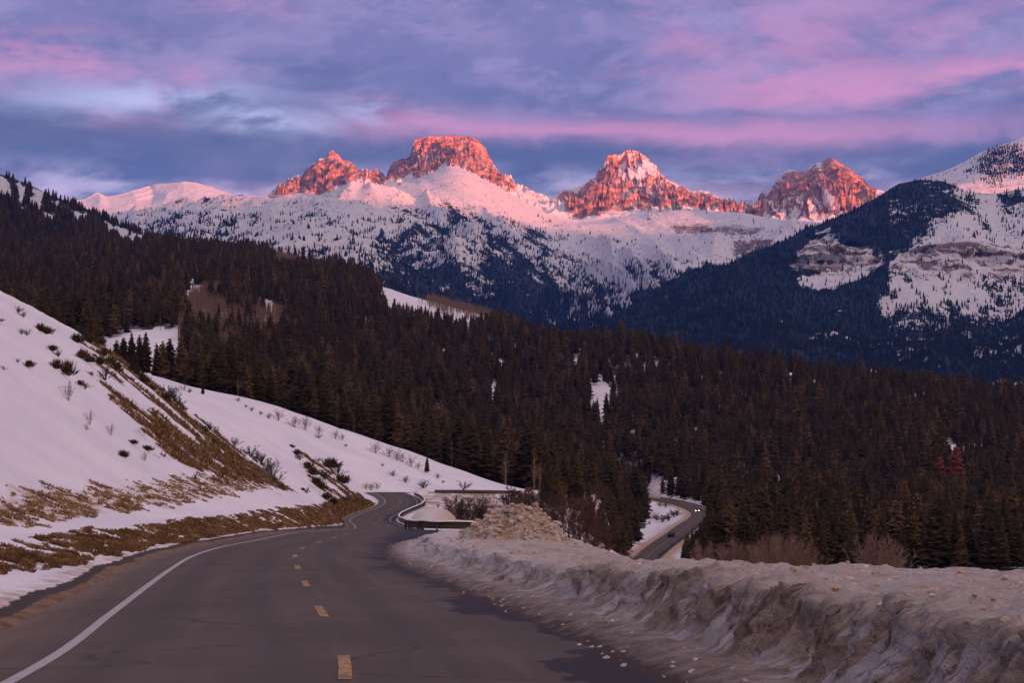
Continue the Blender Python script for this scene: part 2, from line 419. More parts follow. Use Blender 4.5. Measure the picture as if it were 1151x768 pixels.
# clearings and forest extent, as regions of ground
CLEAR = [([(112, 450), (110, 380), (150, 372), (205, 370), (214, 398), (218, 440), (150, 460)], 3),
         ([(660, 476), (662, 432), (676, 425), (690, 440), (692, 474)], 4),
         ([(425, 316), (470, 320), (545, 345), (566, 356), (550, 368), (480, 356), (426, 338)], 3),
         ([(285, 290), (300, 283), (380, 284), (375, 294)], 3),
         ([(720, 560), (735, 556), (795, 566), (797, 590), (784, 600), (774, 612), (770, 640), (700, 640), (690, 618), (730, 590)], 2),
         ([(1040, 515), (1060, 500), (1110, 500), (1110, 520)], 3)]
ASPEN = [(200, 388), (205, 345), (235, 325), (258, 322), (275, 345), (330, 358), (345, 372), (325, 385), (290, 395), (240, 400)]
def wood_density(X, Y, z_):
    px = colof(X, Y); py = rowof(Y, z_)
    dn = np.ones_like(X)
    crest = np.interp(px, [-500, 560, 600, 640, 700, 760, 850, 1000, 1700], [735, 725, 640, 610, 690, 640, 560, 560, 560])
    dn *= (Y > crest)
    for pl, sf in CLEAR: dn *= 1 - poly_mask(px, py, pl, sf)
    dn *= 1 - poly_mask(px, py, ASPEN, 7, 22) * np.where(fbm(X / 30, Y / 60, 7, 3) > .28, .3, 1)
    dn *= np.where((px > 560) & (px < 700) & (Y < 700), .0, 1)
    d1, _q = line_dist(X, Y, CL, 4); dn *= d1 > 14
    d2, _q = line_dist(X, Y, LOW, 2); dn *= sst(d2, 7, 13)
    g_ = fbm(X / 45, Y / 90, 3.3, 3); dn *= np.where(g_ < -.42, .25, 1)
    return dn

# ------------------------------------------------------------------ ground sheet
lY = np.exp(np.arange(math.log(2.5), math.log(4800), .011)); pxs = np.arange(-1500, 2700, 5.0)
YY, PX = np.meshgrid(lY, pxs, indexing='ij'); XX = (PX - CX) / F * YY
XX = XX + 0 * YY
ZZ = ground_z(XX, YY)
dens = wood_density(XX, YY, ZZ)
rowg = rowof(YY, ZZ)
sand = np.zeros_like(ZZ); dirt = np.zeros_like(ZZ)
bank = poly_mask(PX, rowg, [(470, 553), (700, 553), (690, 565), (640, 572), (600, 572), (560, 585), (470, 590)], 2)
d1, _q = line_dist(XX, YY, CL, 2); d2, _q = line_dist(XX, YY, LOW, 1)
sand = np.maximum(bank * (.62 + .7 * fbm(XX / 4, YY / 12, 2, 3)), np.exp(-np.clip(d1 - 4.5, 0, 99) / 1.5) * .8)
sand = np.maximum(sand, np.exp(-np.clip(d2 - 4.5, 0, 99) / 6) * .9)
dirt = np.maximum(dirt, .30 * ((PX > 590) & (PX < 740) & (YY > 250) & (YY < 640)) * (fbm(XX / 5, YY / 25, 1, 4) > 0))
dirt = np.maximum(dirt, .22 * sst(fbm(XX / 7, YY / 22, 5, 4), .25, .6) * (YY > 380) * (YY < 720) * (PX < 620))
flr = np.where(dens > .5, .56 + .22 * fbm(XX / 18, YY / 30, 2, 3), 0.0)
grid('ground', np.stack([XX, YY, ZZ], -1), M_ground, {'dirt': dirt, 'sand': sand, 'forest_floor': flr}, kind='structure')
# the wide valley floor out to the horizon, well below
mb = MB(); R_ = 21500
mb.add([(-R_, -7900, -140), (R_, -7900, -140), (R_, R_, -140), (-R_, R_, -140)], [(0, 1, 2, 3)])
vf = mb.build('terrain', simple('valley snow', (.62, .62, .66))); vf['kind'] = 'structure'

# ------------------------------------------------------------------ left hillside (real ramps beside the road)
NEARP = ([4.6, 5.0, 5.8, 6.6, 7.6, 8.6, 9.6, 11, 13, 15, 18, 22, 28, 35, 45, 60, 80, 130], [-.25, -.02, .10, .16, .42, .66, .62, .5, .85, 1.5, 2.9, 5.2, 9.0, 13.6, 20, 28.5, 36, 50])
FAR1 = ([4.6, 5.2, 7.4, 13.8, 19.5, 25.3, 32.5, 39.7, 47.6, 52.6, 61.3, 75.6, 104, 160], [-.4, .1, 2.2, 5.8, 9.4, 14.4, 20.2, 25.6, 30.2, 32.8, 35.3, 38.9, 44, 52])
FAR2 = ([4.4, 5.2, 7.8, 9.4, 12.2, 19, 24.8, 32.6, 48, 87, 160], [-.4, .0, 1.2, 2.9, 5.0, 9.6, 13.4, 18.0, 25.3, 32.6, 45])
def hill_z(X, Y):
    d_ = rc(np.clip(Y, -80, 548)) - X; r_ = rz(Y)
    a1 = np.interp(d_, *NEARP); a2 = np.interp(d_, *FAR1); a3 = np.interp(d_, *FAR2)
    w1 = sst(Y, 90, 300)
    h1 = r_ + a1 * (1 - w1) + a2 * w1
    edge1 = 346 - np.clip(12 - d_, 0, 12) * .6 + 2.5 * perlin(d_ / 9, 3.3)
    h1 = h1 - np.clip(Y - edge1, 0, 200) * .75 - np.clip(Y - edge1 + 5, 0, 5)**2 * .03
    h2 = r_ + a3 - np.clip(466 + 1.5 * perlin(d_ / 7, 8.1) - Y, -999, 999) * 0
    e2 = 466 + 2.0 * perlin(d_ / 7, 8.1)
    h2 = h2 - np.clip(Y - e2, 0, 200) * .7 - np.clip(372 - Y, 0, 100) * .5
    return np.maximum(h1, h2), d_, (h1 >= h2)
lY2 = np.exp(np.arange(math.log(7), math.log(520), .0068)); px2 = np.concatenate([np.arange(-900, -60, 6.0), np.arange(-60, 462, 1.25)])
YY, PX = np.meshgrid(lY2, px2, indexing='ij'); XX = (PX - CX) / F * YY
# slide the inner edge exactly on the pavement edge
edgeX = rc(np.clip(YY, -80, 548)) - 4.7
XX = np.minimum(XX, edgeX)
ZZ, DD, first = hill_z(XX, YY)
gs = fbm(XX / 6, YY / 12, 0, 4); DD0 = DD
amp = sst(DD, 5.5, 9)
ZZ = ZZ + amp * (.18 * fbm(XX / 2.2, YY / 3.0, 1, 5) + sst(DD, 12, 25) * .35 * fbm(XX / 14, YY / 14, 2, 3))
ZZ = ZZ + .05 * fbm(XX / .5, YY / .5, 1, 3) * sst(DD, 5, 6) * (YY < 90)
PY = rowof(YY, ZZ); PXr = colof(XX, YY)
streak = fbm(YY / 1.5, XX / 12, 4.0, 5) + .5 * fbm(YY / 4.5, XX / 30, 8.0, 3)
PA = [(84, 374), (112, 376), (150, 410), (200, 447), (250, 488), (300, 530), (345, 568), (318, 560), (290, 548), (250, 545), (205, 525), (165, 495), (150, 478), (122, 452), (112, 430), (92, 402)]
pa = poly_mask(PXr, PY, PA, 9) * first * (YY > 120)
lowpatch = poly_mask(PXr, PY, [(150, 470), (200, 470), (250, 500), (290, 542), (250, 545), (190, 520), (160, 495)], 12) * first
dirt = pa * (.33 + .75 * streak) + lowpatch * .26
dirt = np.where(pa <= 0, 0, dirt)
PB = [(333, 503), (352, 515), (375, 530), (392, 545), (408, 556), (412, 570), (396, 590), (384, 588), (372, 582), (360, 565), (345, 540), (335, 520)]
pb = poly_mask(PXr, PY, PB, 6) * (~first)
dirt = np.maximum(dirt, pb * (.50 + .7 * streak))
cutb = (YY > 335) * np.exp(-((DD - 6.8) / 2.6)**2)
dirt = np.maximum(dirt, cutb * .95)
# roadside strips: gravelly edge, dirty snow, brown grass, snow ditch, grass poking through snow
wob = .8 * fbm(YY / 9, 3.0, 0, 3)
strip1 = np.exp(-((DD - 5.05) / .38)**2)
fade = sst(YY, 46, 72)
strip2 = sst(DD + wob * .4, 6.3 - 1.0 * fade, 6.9 - 1.0 * fade) * (1 - sst(DD + wob, 8.4, 9.4)) * (YY < 340)
strip3 = sst(DD + wob * 2, 12.2, 13.6) * (1 - sst(DD + wob * 2, 15.5, 18.5)) * (YY < 330)
dirt = np.maximum(dirt, strip1 * .95 * (YY < 345)); S3 = strip3 * (.36 + .30 * fbm(XX / 2.0, YY / 5, 9, 4) + .34 * fbm(XX / .5, YY / .9, 2, 3))
dirt = np.maximum(dirt, strip2 * (.50 + .30 * gs + .30 * fbm(XX / .6, YY / 1.6, 2, 3)))
dirt = np.maximum(dirt, strip3 * (.16 + .30 * fbm(XX / 2.0, YY / 5, 9, 4) + .28 * fbm(XX / .5, YY / .9, 2, 3)))
sand = np.maximum(np.exp(-((DD - 5.7) / .8)**2) * .55, strip3 * .55)
sand = np.maximum(sand, .35 * strip2)
HILL = (XX, YY, ZZ, dirt, S3, DD, PXr, PY, strip2, strip3, pa, pb)
grid('hillside', np.stack([XX, YY, ZZ], -1), M_ground, {'dirt': dirt, 'sand': sand, 'forest_floor': (np.exp(-((DD - 5.35 - .2 * wob) / .24)**2) * .85 + .25 * np.exp(-((DD - 5.6) / .5)**2) * fbm(XX / .4, YY / 1.0, 1, 3)) * (YY < 345)}, kind='structure')

# ------------------------------------------------------------------ roads
def mat_asphalt():
    m, t, b = new_mat('worn asphalt')
    s_ = t.attr('along'); l_ = t.attr('across')
    g = t.node('ShaderNodeNewGeometry').outputs['Position']
    n1 = t.noise(g, 45, 3, .7); n2 = t.noise(t.vmul(g, (1, .12, 1)), .9, 5, .6); n3 = t.noise(g, .35, 5, .6)
    vec = t.node('ShaderNodeCombineXYZ', {0: t.math('MULTIPLY', l_, 1.6), 1: t.math('MULTIPLY', s_, .05), 2: 0.0}).outputs[0]
    n4 = t.noise(vec, 1.3, 5, .55)
    c = t.mix(t.ss(n3, .3, .7), (.074, .060, .046), (.100, .081, .062))
    c = t.mix(t.math('MULTIPLY', t.ss(n4, .45, .7), .55), c, (.125, .100, .085))
    c = t.mix(t.math('MULTIPLY', t.ss(n1, .55, .75), .35), c, (.17, .15, .14))
    # tyre tracks
    for q in (-2.7, -1.0, 1.0, 2.7):
        k = t.math('DIVIDE', t.math('SUBTRACT', t.math('ADD', l_, t.math('MULTIPLY', t.math('SUBTRACT', n3, .5), .3)), q), .38)
        w_ = t.math('EXPONENT', t.math('MULTIPLY', t.math('MULTIPLY', k, k), -1.0))
        c = t.mix(t.math('MULTIPLY', w_, .38), c, (.052, .044, .042))
    # sanded, salty margins
    edge = t.math('MULTIPLY', t.ss(l_, -4.0, -4.9), t.ss(n2, .25, .6))
    c = t.mix(t.math('MULTIPLY', edge, .6), c, (.20, .145, .105))
    # cracks
    vo = t.node('ShaderNodeTexVoronoi', {'Vector': t.node('ShaderNodeVectorMath', {0: g, 1: t.vmul(t.node('ShaderNodeTexNoise', {'Vector': g, 'Scale': .8}).outputs['Color'], (1.5, 1.5, 0))}, operation='ADD').outputs[0], 'Scale': .16}, feature='DISTANCE_TO_EDGE')
    ck = t.math('MULTIPLY', t.ss(vo.outputs['Distance'], .009, .003), t.ss(n3, .40, .52))
    c = t.mix(t.math('MULTIPLY', ck, .6), c, (.028, .025, .025))
    # meltwater along the right side, in ragged tongues
    vec2 = t.node('ShaderNodeCombineXYZ', {0: t.math('MULTIPLY', l_, .45), 1: t.math('MULTIPLY', s_, .22), 2: 3.0}).outputs[0]
    n5 = t.noise(vec2, 1.5, 6, .6)
    wet = t.math('ADD', t.math('SUBTRACT', l_, 2.75), t.math('MULTIPLY', t.math('SUBTRACT', n5, .5), 5.5))
    wet = t.math('MULTIPLY', t.ss(wet, -.05, .12), t.ss(s_, 6, 14))
    wet = t.math('MULTIPLY', wet, t.ss(l_, 1.3, 2.0))
    c = t.mix(t.math('MULTIPLY', wet, .92), c, (.019, .016, .016))
    t.l.new(c, b.inputs['Base Color'])
    t.l.new(t.math('SUBTRACT', .85, t.math('MULTIPLY', wet, .15)), b.inputs['Roughness'])
    t.l.new(t.math('SUBTRACT', .22, t.math('MULTIPLY', wet, .08)), b.inputs['Specular IOR Level'])
    bump(t, b, t.math('MULTIPLY', n1, t.math('SUBTRACT', 1.0, t.math('MULTIPLY', wet, .8))), .006, .5)
    return m
M_asph = mat_asphalt()
def frame(L):
    t_ = np.gradient(L[:, :2], axis=0); t_ /= np.linalg.norm(t_, axis=1)[:, None]
    return np.stack([t_[:, 1], -t_[:, 0]], -1)          # to the right
def ribbon(name, L, offs, mat, dz=0.0, kind='structure', zfun=None):
    R = frame(L); s_ = np.concatenate([[0], np.cumsum(np.linalg.norm(np.diff(L[:, :2], axis=0), axis=1))])
    offs = np.broadcast_to(np.asarray(offs, float), (len(L), len(offs))) if np.ndim(offs) == 1 else offs
    V = np.zeros(offs.shape + (3,))
    V[..., 0] = L[:, None, 0] + R[:, None, 0] * offs; V[..., 1] = L[:, None, 1] + R[:, None, 1] * offs
    V[..., 2] = L[:, None, 2] + dz - .012 * np.abs(offs)
    return grid(name, V, mat, {'along': np.broadcast_to(s_[:, None] - 60, offs.shape), 'across': offs}, kind=kind)
lat = np.linspace(0, 1, 15)
right = np.interp(CL[:, 1], [0, 60, 75, 95, 110, 130, 200, 215, 240], [4.6, 4.6, 4.8, 5.0, 6.0, 8.5, 12.5, 11.5, 4.6])
idx = np.arange(len(CL)); right[CL[:, 1] > 240] = 4.6
offs = -5.0 + lat[None, :] * (right[:, None] + 5.0)
ribbon('road', CL, offs, M_asph)
ribbon('road', LOW, np.linspace(-4.0, 4.0, 7), M_asph)
def mat_paint(name, col, wear):
    m, t, b = new_mat(name)
    g = t.node('ShaderNodeNewGeometry').outputs['Position']
    n = t.noise(g, 22, 5, .7); n2 = t.noise(g, 3, 4, .6)
    k = t.ss(t.math('ADD', t.math('MULTIPLY', n, .7), t.math('MULTIPLY', n2, .3)), wear, wear + .12)
    t.l.new(t.mix(k, (.10, .085, .08), col), b.inputs['Base Color']); b.inputs['Roughness'].default_value = .7
    return m
M_white = mat_paint('worn white paint', (.42, .40, .41), .36); M_yel = mat_paint('worn yellow paint', (.54, .31, .08), .44)
wl = ribbon('road_markings', CL, np.array([-3.66, -3.50]), M_white, .006)
wr = ribbon('road_markings', CL[Ys.searchsorted(95) if False else int(np.argmin(abs(CL[:, 1] - 236))):], np.array([3.62, 3.74]), M_white, .006)
# dashes, 3 m long every 12.2 m
Lf, sf = spline(CL[(CL[:, 1] < 556)], .5)
y0 = 26.0
R = frame(Lf); ss_ = np.concatenate([[0], np.cumsum(np.linalg.norm(np.diff(Lf[:, :2], axis=0), axis=1))])
s26 = np.interp(26.0, Lf[:, 1], ss_); mb = MB()
k = -3
while True:
    e_ = s26 + 12.25 * k; k += 1
    if e_ > ss_[-1] - 5: break
    if e_ < 4: continue
    ii = np.linspace(e_ - 3.5, e_, 5); pts = [np.array([np.interp(q, ss_, Lf[:, j]) for j in range(3)]) for q in ii]; rr = [np.array([np.interp(q, ss_, R[:, j]) for j in range(2)]) for q in ii]
    vs = []
    for p, r in zip(pts, rr):
        for h in (-.075, .075): vs.append((p[0] + r[0] * h, p[1] + r[1] * h, p[2] + .006))
    mb.add(vs, [(2 * i, 2 * i + 1, 2 * i + 3, 2 * i + 2) for i in range(4)])
o = mb.build('road_markings', M_yel); o['kind'] = 'structure'
mlw = ribbon('road_markings', LOW, np.array([-.06, .06]), M_yel, .01)
# ------------------------------------------------------------------ ploughed snow berm on the right
def mat_berm():
    m, t, b = new_mat('dirty ploughed snow')
    g = t.node('ShaderNodeNewGeometry').outputs['Position']
    vec = t.node('ShaderNodeCombineXYZ', {0: t.math('MULTIPLY', t.attr('along'), 1.0), 1: t.math('MULTIPLY', t.attr('up'), .35), 2: t.math('MULTIPLY', t.attr('across'), .5)}).outputs[0]
    n1 = t.noise(vec, 3.6, 7, .65, 1.2); vec2 = t.node('ShaderNodeCombineXYZ', {0: t.math('ADD', t.attr('along'), t.math('MULTIPLY', t.attr('up'), .5)), 1: t.math('MULTIPLY', t.attr('up'), .16), 2: 0.0}).outputs[0]; nS = t.noise(vec2, 9.0, 6, .62, .5); n2 = t.noise(g, 7, 6, .7); n3 = t.noise(g, 30, 4, .7); n4 = t.noise(g, .8, 5, .6)
    dirt = t.attr('dirt')
    k = t.ss(t.math('ADD', dirt, t.math('MULTIPLY', t.math('SUBTRACT', t.math('ADD', t.math('MULTIPLY', n1, .45), t.math('ADD', t.math('MULTIPLY', n2, .3), t.math('MULTIPLY', n3, .25))), .5), 1.9)), .25, .85)
    sn = t.mix(t.ss(n4, .35, .65), (.78, .72, .68), (.86, .83, .82))
    dc = t.mix(t.ss(n2, .38, .62), (.18, .12, .078), (.60, .47, .36))
    ng = t.noise(g, 75, 3, .7); dc = t.mix(t.ss(n3, .50, .64), dc, (.66, .57, .50)); dc = t.mix(t.math('MULTIPLY', t.ss(ng, .57, .66), .45), dc, (.075, .05, .034))
    c = t.mix(k, sn, dc)
    lip = t.math('MULTIPLY', t.attr('lip'), t.ss(nS, .38, .58))
    c = t.mix(lip, c, t.mix(t.ss(n2, .4, .6), (.13, .085, .055), (.28, .20, .135)))
    c = t.mix(t.math('MULTIPLY', t.attr('white'), t.ss(nS, .42, .54)), c, (.82, .81, .85))
    c = t.mix(t.math('MULTIPLY', t.ss(n3, .60, .72), t.ss(dirt, .1, .6)), c, (.07, .048, .032))
    c = t.mix(t.attr('mud'), c, t.mix(t.ss(n3, .4, .6), (.055, .038, .027), (.13, .09, .062)))
    orr = t.attr('ochre')
    c = t.mix(t.math('MULTIPLY', orr, t.ss(n2, .30, .60)), c, t.mix(t.ss(n3, .4, .6), (.42, .22, .09), (.66, .44, .25)))
    t.l.new(c, b.inputs['Base Color']); b.inputs['Roughness'].default_value = .72
    h = t.math('ADD', t.math('ADD', t.math('MULTIPLY', n2, .6), t.math('MULTIPLY', n3, .35)), t.math('MULTIPLY', n1, .3))
    vr = t.node('ShaderNodeTexVoronoi', {'Vector': t.node('ShaderNodeVectorMath', {0: g, 1: t.vmul(t.node('ShaderNodeTexNoise', {'Vector': g, 'Scale': 4.0, 'Detail': 4.0}).outputs['Color'], (.5, .5, .5))}, operation='ADD').outputs[0], 'Scale': 8.0}).outputs['Distance']
    h = t.math('ADD', t.math('ADD', h, t.math('MULTIPLY', ng, .22)), t.math('MULTIPLY', vr, -.30))
    bump(t, b, h, .22, 1.0)
    return m
M_berm = mat_berm()
def profile(Y, dd):
    """height over the road of the right bank, dd metres right of the centreline"""
    top = np.interp(Y, [6, 14, 26, 32, 45, 60, 80, 100, 125, 145], [1.15, 1.12, .97, .90, .66, .62, .52, .40, .25, .1])
    foot = np.interp(Y, [6, 22, 40, 60, 75, 95, 110, 130, 200], [3.35, 3.35, 3.2, 3.0, 3.1, 3.5, 4.6, 7.5, 12])
    u_ = dd - foot
    und = .13 * fbm(Y / 3.2, 1.7, 0, 3) + .11 * fbm(Y / .8, 4.4, 0, 3)      # scalloped face
    fw = 1.55 + und
    toe = .22 * sst(u_, -.25, .9)
    face = sst(u_, fw - .70, fw + .02 + .10 * perlin(Y / .5, 7.7))
    back = np.clip((dd - foot - 2.2) / 10, 0, 1)
    plate = top * (1 - .42 * back) * (1 + .10 * fbm(Y / 2.5, dd / 4, 9, 3))
    return toe * (1 - face) + face * plate - .25 * (u_ < -.25) * 1.0, face, u_, fw
lY3 = np.exp(np.arange(math.log(6.0), math.log(150), .0034))
dl = np.concatenate([np.linspace(2.4, 3.2, 5), np.linspace(3.2, 5.6, 90)[1:], np.linspace(5.6, 12, 90)[1:], np.linspace(12, 34, 90)[1:], np.linspace(34, 70, 12)[1:]])
YY, DD = np.meshgrid(lY3, dl, indexing='ij')
DDs = DD + np.interp(YY, [0, 95, 110, 130, 200], [0, 0, 1.0, 3.5, 8]) * 1.0
XX = rc(YY) + DDs
H, face, U, FW = profile(YY, DDs)
# mound of churned snow
mx, my = .10, 78.0
r_ = np.hypot((XX - mx) / 1.0, (YY - my) / 2.1)
r_ = r_ + .30 * fbm(XX / 1.3, YY / 2.5, 5, 3)
rr_ = np.where(XX > mx, r_ * 1.22, r_ * 1.38)
mound = np.clip(1 - rr_ / 2.75, 0, 1)
mound = sst(mound, .0, .70)**.95 * .92 + mound * .15
H = H + mound
rough = sst(U, .3, 1.4)
blk = fbm(XX / .55, YY / .8, H / .5, 4, .6); big = fbm(XX / 1.8, YY / 2.4, 2.2, 4)
pl_amp = np.where(mound > .05, .30, .085)
H = H + rough * (pl_amp * blk * (1 + mound * .3) + .10 * big)
rib = ridged(YY / .55 + .5 * DD, DD * .8, 3.0, 4) - .6
onface = np.exp(-((U - FW + .35) / .42)**2)
H = H - onface * .06 * (1 - rib) * (YY < 70) + rough * .035 * fbm(XX / .16, YY / .22, 5, 3) * (YY < 60)
push = onface * (.10 * sst(FW - U, .0, .35) * -1.2 + .13 * rib + .12 * fbm(YY / .35, H / .4, 2, 3) + .07 * fbm(YY / .12, H / .2, 7, 3))
drop = np.clip(back_edge(XX, YY) , 0, 200)
H = H - drop * .55 - np.clip(back_edge(XX, YY) + 1.5, 0, 1.5)**2 * .06
Z = rz(YY) - .012 * 4 + H
Xd = XX - push
dirt = .18 * onface + .47 * rough + .62 * np.exp(-((U - .35) / .7)**2) + .18 * onface * fbm(YY / 1.2, H * 1.5, 6, 4) - .55 * sst(fbm(YY / .7, H * 1.2, 6, 4), .28, .5) * onface
# brown band under the lip, cleaner snow above on the flat left of the mound
clean = poly_mask(colof(XX, YY), rowof(YY, Z), [(455, 620), (470, 602), (520, 588), (560, 585), (540, 600), (520, 612), (600, 632), (640, 640), (560, 640), (500, 632)], 10)
dirt = dirt - .45 * clean
dirt = dirt + mound * .02
mud = np.clip(1.0 * np.exp(-np.clip(U + .05, 0, 9) / .62) + .0, 0, 1) * (U < 1.4); mud = np.clip(mud * 1.3 - .05 + .35 * fbm(XX / .3, YY / .5, 3, 3), 0, 1) * (U < 1.2)
ochre = np.clip(sst(mound, .03, .4) * (.50 + 2.2 * fbm(XX / .4, YY / .6, H, 4)), 0, 1) + .35 * rough * (U > 2.0) * sst(fbm(XX / 2, YY / 2, 4, 4), .1, .5)
lipm = np.exp(-((U - FW + .16) / .26)**2) * (.45 + .8 * sst(fbm(YY / 1.3, 1.0, 8, 4), -.25, .35)) * sst(U, .5, .8)
whitem = np.exp(-((U - FW + .50) / .34)**2) * sst(fbm(YY / .9, H * .8, 6, 4), -.22, .12) + .5 * clean
BERM = (Xd, YY, Z, U, mound, drop)
grid('snow_berm', np.stack([Xd, YY, Z], -1), M_berm, {'along': YY, 'across': DD, 'up': H, 'dirt': dirt, 'mud': mud, 'ochre': np.clip(ochre, 0, 1), 'lip': np.clip(lipm, 0, 1), 'white': np.clip(whitem, 0, 1)}, kind='structure')

# ------------------------------------------------------------------ relief layers: real terrain whose foot, flanks and crest are given as lines
def relief(rows, pxs, nv, extra_back=True, jag=0):
    """rows: list of (Y list or value, [(px,py),...]) from foot to crest -> arrays PX, PYr, Y, T"""
    pxs = np.asarray(pxs, float); k = len(rows)
    Yk = np.stack([np.interp(pxs, [q[0] for q in r[1]], [q[2] if len(q) > 2 else r[0] for q in r[1]]) for r in rows])
    Rk = np.stack([np.interp(pxs, [q[0] for q in r[1]], [q[1] for q in r[1]]) for r in rows])
    if k > 6 and nv > 400: Rk = smooth1(Rk, 14, 1)
    Zk = CAMZ + (HY - Rk) / F * Yk; Xk = (pxs[None, :] - CX) / F * Yk
    tk = np.linspace(0, 1, k); t = np.linspace(0, 1, nv)
    ip = lambda A: np.stack([cubic(tk, A[:, i], t) for i in range(A.shape[1])], 1)
    return ip(Xk), ip(Yk), ip(Zk), t
def with_back(X, Y, Z, depth, n=14):
    """carry the crest down a back slope so the layer has a far side"""
    s_ = np.linspace(0, 1, n + 1)[1:, None]
    dirx = X[-1] / Y[-1]
    Yb = Y[-1][None] + depth * s_; Xb = X[-1][None] + dirx[None] * depth * s_
    Zb = Z[-1][None] - depth * .62 * s_**1.15
    return np.vstack([X, Xb]), np.vstack([Y, Yb]), np.vstack([Z, np.maximum(Zb, -150)])
def slope_nz(X, Y, Z):
    P_ = np.stack([X, Y, Z], -1); du = np.gradient(P_, axis=1); dv = np.gradient(P_, axis=0)
    n = np.cross(du, dv); n /= np.linalg.norm(n, axis=-1, keepdims=True) + 1e-9
    return n

# high peaks
CREST = [(-300, 262), (0, 240), (60, 228), (95, 224), (110, 216), (120, 221), (133, 219), (145, 216), (165, 207), (185, 206), (205, 204), (220, 205), (240, 211), (262, 219), (300, 222),
 (306, 215), (312, 209), (320, 206), (327, 201), (331, 196), (336, 201), (340, 199), (343, 191), (348, 188), (353, 183), (360, 178), (366, 179), (369, 173), (374, 170), (380, 174), (385, 180), (391, 180), (399, 186), (403, 191), (414, 191), (419, 194), (423, 190), (428, 196),
 (430, 201), (434, 190), (440, 182), (446, 180), (456, 178), (460, 176), (463, 168), (467, 157), (473, 155), (480, 154), (495, 153), (510, 152.5), (524, 153), (534, 155), (540, 160), (546, 166), (549, 175), (554, 183), (558, 194), (563, 200), (566, 197), (572, 197), (577, 201), (580, 209),
 (600, 216), (622, 221), (640, 213), (655, 209), (667, 201), (671, 197), (675, 190), (680, 180), (684, 175), (690, 173), (697, 174), (703, 170), (710, 168), (718, 170), (726, 176), (733, 183), (738, 186), (742, 195), (752, 202), (760, 206), (768, 212), (778, 215), (790, 216), (800, 219), (815, 224), (838, 233),
 (850, 229), (860, 222), (872, 216), (878, 211), (881, 205), (885, 197), (890, 192), (896, 191), (905, 194), (911, 190), (918, 184), (926, 181), (931, 178), (936, 177), (944, 183), (952, 188), (960, 194), (970, 200), (976, 208), (984, 214), (991, 215), (1005, 221), (1040, 228), (1151, 240), (1450, 270)]
FOOT = [(-300, 290), (100, 262), (262, 245), (300, 235), (340, 236), (400, 236), (440, 232), (500, 228), (560, 238), (600, 255), (640, 258), (700, 255), (760, 254), (840, 258), (900, 262), (960, 268), (1450, 300)]
MIDR = [(-300, 280), (100, 245), (180, 228), (262, 232), (300, 227), (350, 216), (400, 214), (440, 208), (480, 196), (520, 196), (560, 212), (600, 234), (650, 238), (690, 225), (720, 226), (760, 234), (840, 243), (880, 234), (930, 224), (960, 230), (1450, 290)]
pxp = np.arange(-300, 1450, .9)
X, Y, Z, t = relief([(12600, FOOT), (13900, MIDR), (15000, CREST)], pxp, 230)
# pull the faces into buttresses and couloirs, running down the fall line
tt = t[:, None]; PXg = np.broadcast_to(pxp[None], X.shape)
rg = ridged(X / 520, Z / 1500, 1.0, 6, .55) - .75
rg2 = ridged(X / 150, Z / 420, 6.0, 5, .6) - .75
big_ = fbm(X / 900, Z / 1200, 2.0, 4)
env = np.sin(np.pi * np.clip(tt, 0, 1))**.6 * sst(tt, .12, .5)
rockz = np.interp(pxp, [95, 110, 262, 300, 320, 560, 620, 640, 830, 850, 985, 1020], [.1, .1, .1, .5, 1, 1, .6, 1, 1, 1, 1, .5])[None]
_dy = env * rockz * (620 * rg + 120 * rg2) + env * 250 * big_
Y = Y - _dy; Z = Z - .14 * _dy; X = X * (1 - .0 * _dy)
Z = Z + env * rockz * (90 * (ridged(X / 260, Y / 260, 3, 5, .55) - .7))
Y[-1] += 0; Z[-1] += 7 * fbm(pxp / 2.5, .5, 0, 3) * rockz[0]
for p0_, p1_, am_, t0_ in ((868, 930, 620, .45), (428, 463, 420, .5), (160, 205, 300, .4)):
    q_ = (pxp - p0_) / (p1_ - p0_); sh_ = np.where((q_ > -.25) & (q_ <= 1), np.where(q_ < 0, 1 + q_ * 4, 1 - q_), 0)[None] * sst(tt, t0_, t0_ + .3) * am_
    Y = Y + sh_; Z = Z + .13 * sh_
X, Y, Z = with_back(X, Y, Z, 2200)
nrm = slope_nz(X, Y, Z)
PXr = colof(X, Y); PYr = rowof(Y, Z)
rock = 1.02 - nrm[..., 2] * 1.0
gl = np.vstack([(sst(-rg, .08, .45) + .6 * sst(-rg2, .1, .5)) * env, np.zeros((X.shape[0] - rg.shape[0], X.shape[1]))])
ledge = fbm((PXr * .5 + PYr * 1.0) / 9, (PYr - .4 * PXr) / 34, 2, 4)
rock = .5 - .55 * gl + .22 * ledge + (rock - .46) * 2.2 + .30 * fbm(X / 200, Z / 130, 7, 4)
hgt = np.zeros_like(rock)
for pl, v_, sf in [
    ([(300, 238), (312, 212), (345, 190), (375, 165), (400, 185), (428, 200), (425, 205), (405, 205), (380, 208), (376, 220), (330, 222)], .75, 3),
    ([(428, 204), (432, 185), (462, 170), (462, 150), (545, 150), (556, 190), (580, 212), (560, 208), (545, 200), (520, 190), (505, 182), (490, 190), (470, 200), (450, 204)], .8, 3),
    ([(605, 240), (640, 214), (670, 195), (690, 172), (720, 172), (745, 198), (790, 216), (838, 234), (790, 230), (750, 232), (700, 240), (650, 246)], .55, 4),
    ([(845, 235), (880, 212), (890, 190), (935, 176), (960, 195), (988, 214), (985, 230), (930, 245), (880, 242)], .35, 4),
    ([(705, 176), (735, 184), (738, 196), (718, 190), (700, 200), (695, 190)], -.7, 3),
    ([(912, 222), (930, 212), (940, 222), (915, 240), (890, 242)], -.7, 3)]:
    hgt += poly_mask(PXr, PYr, pl, sf) * v_
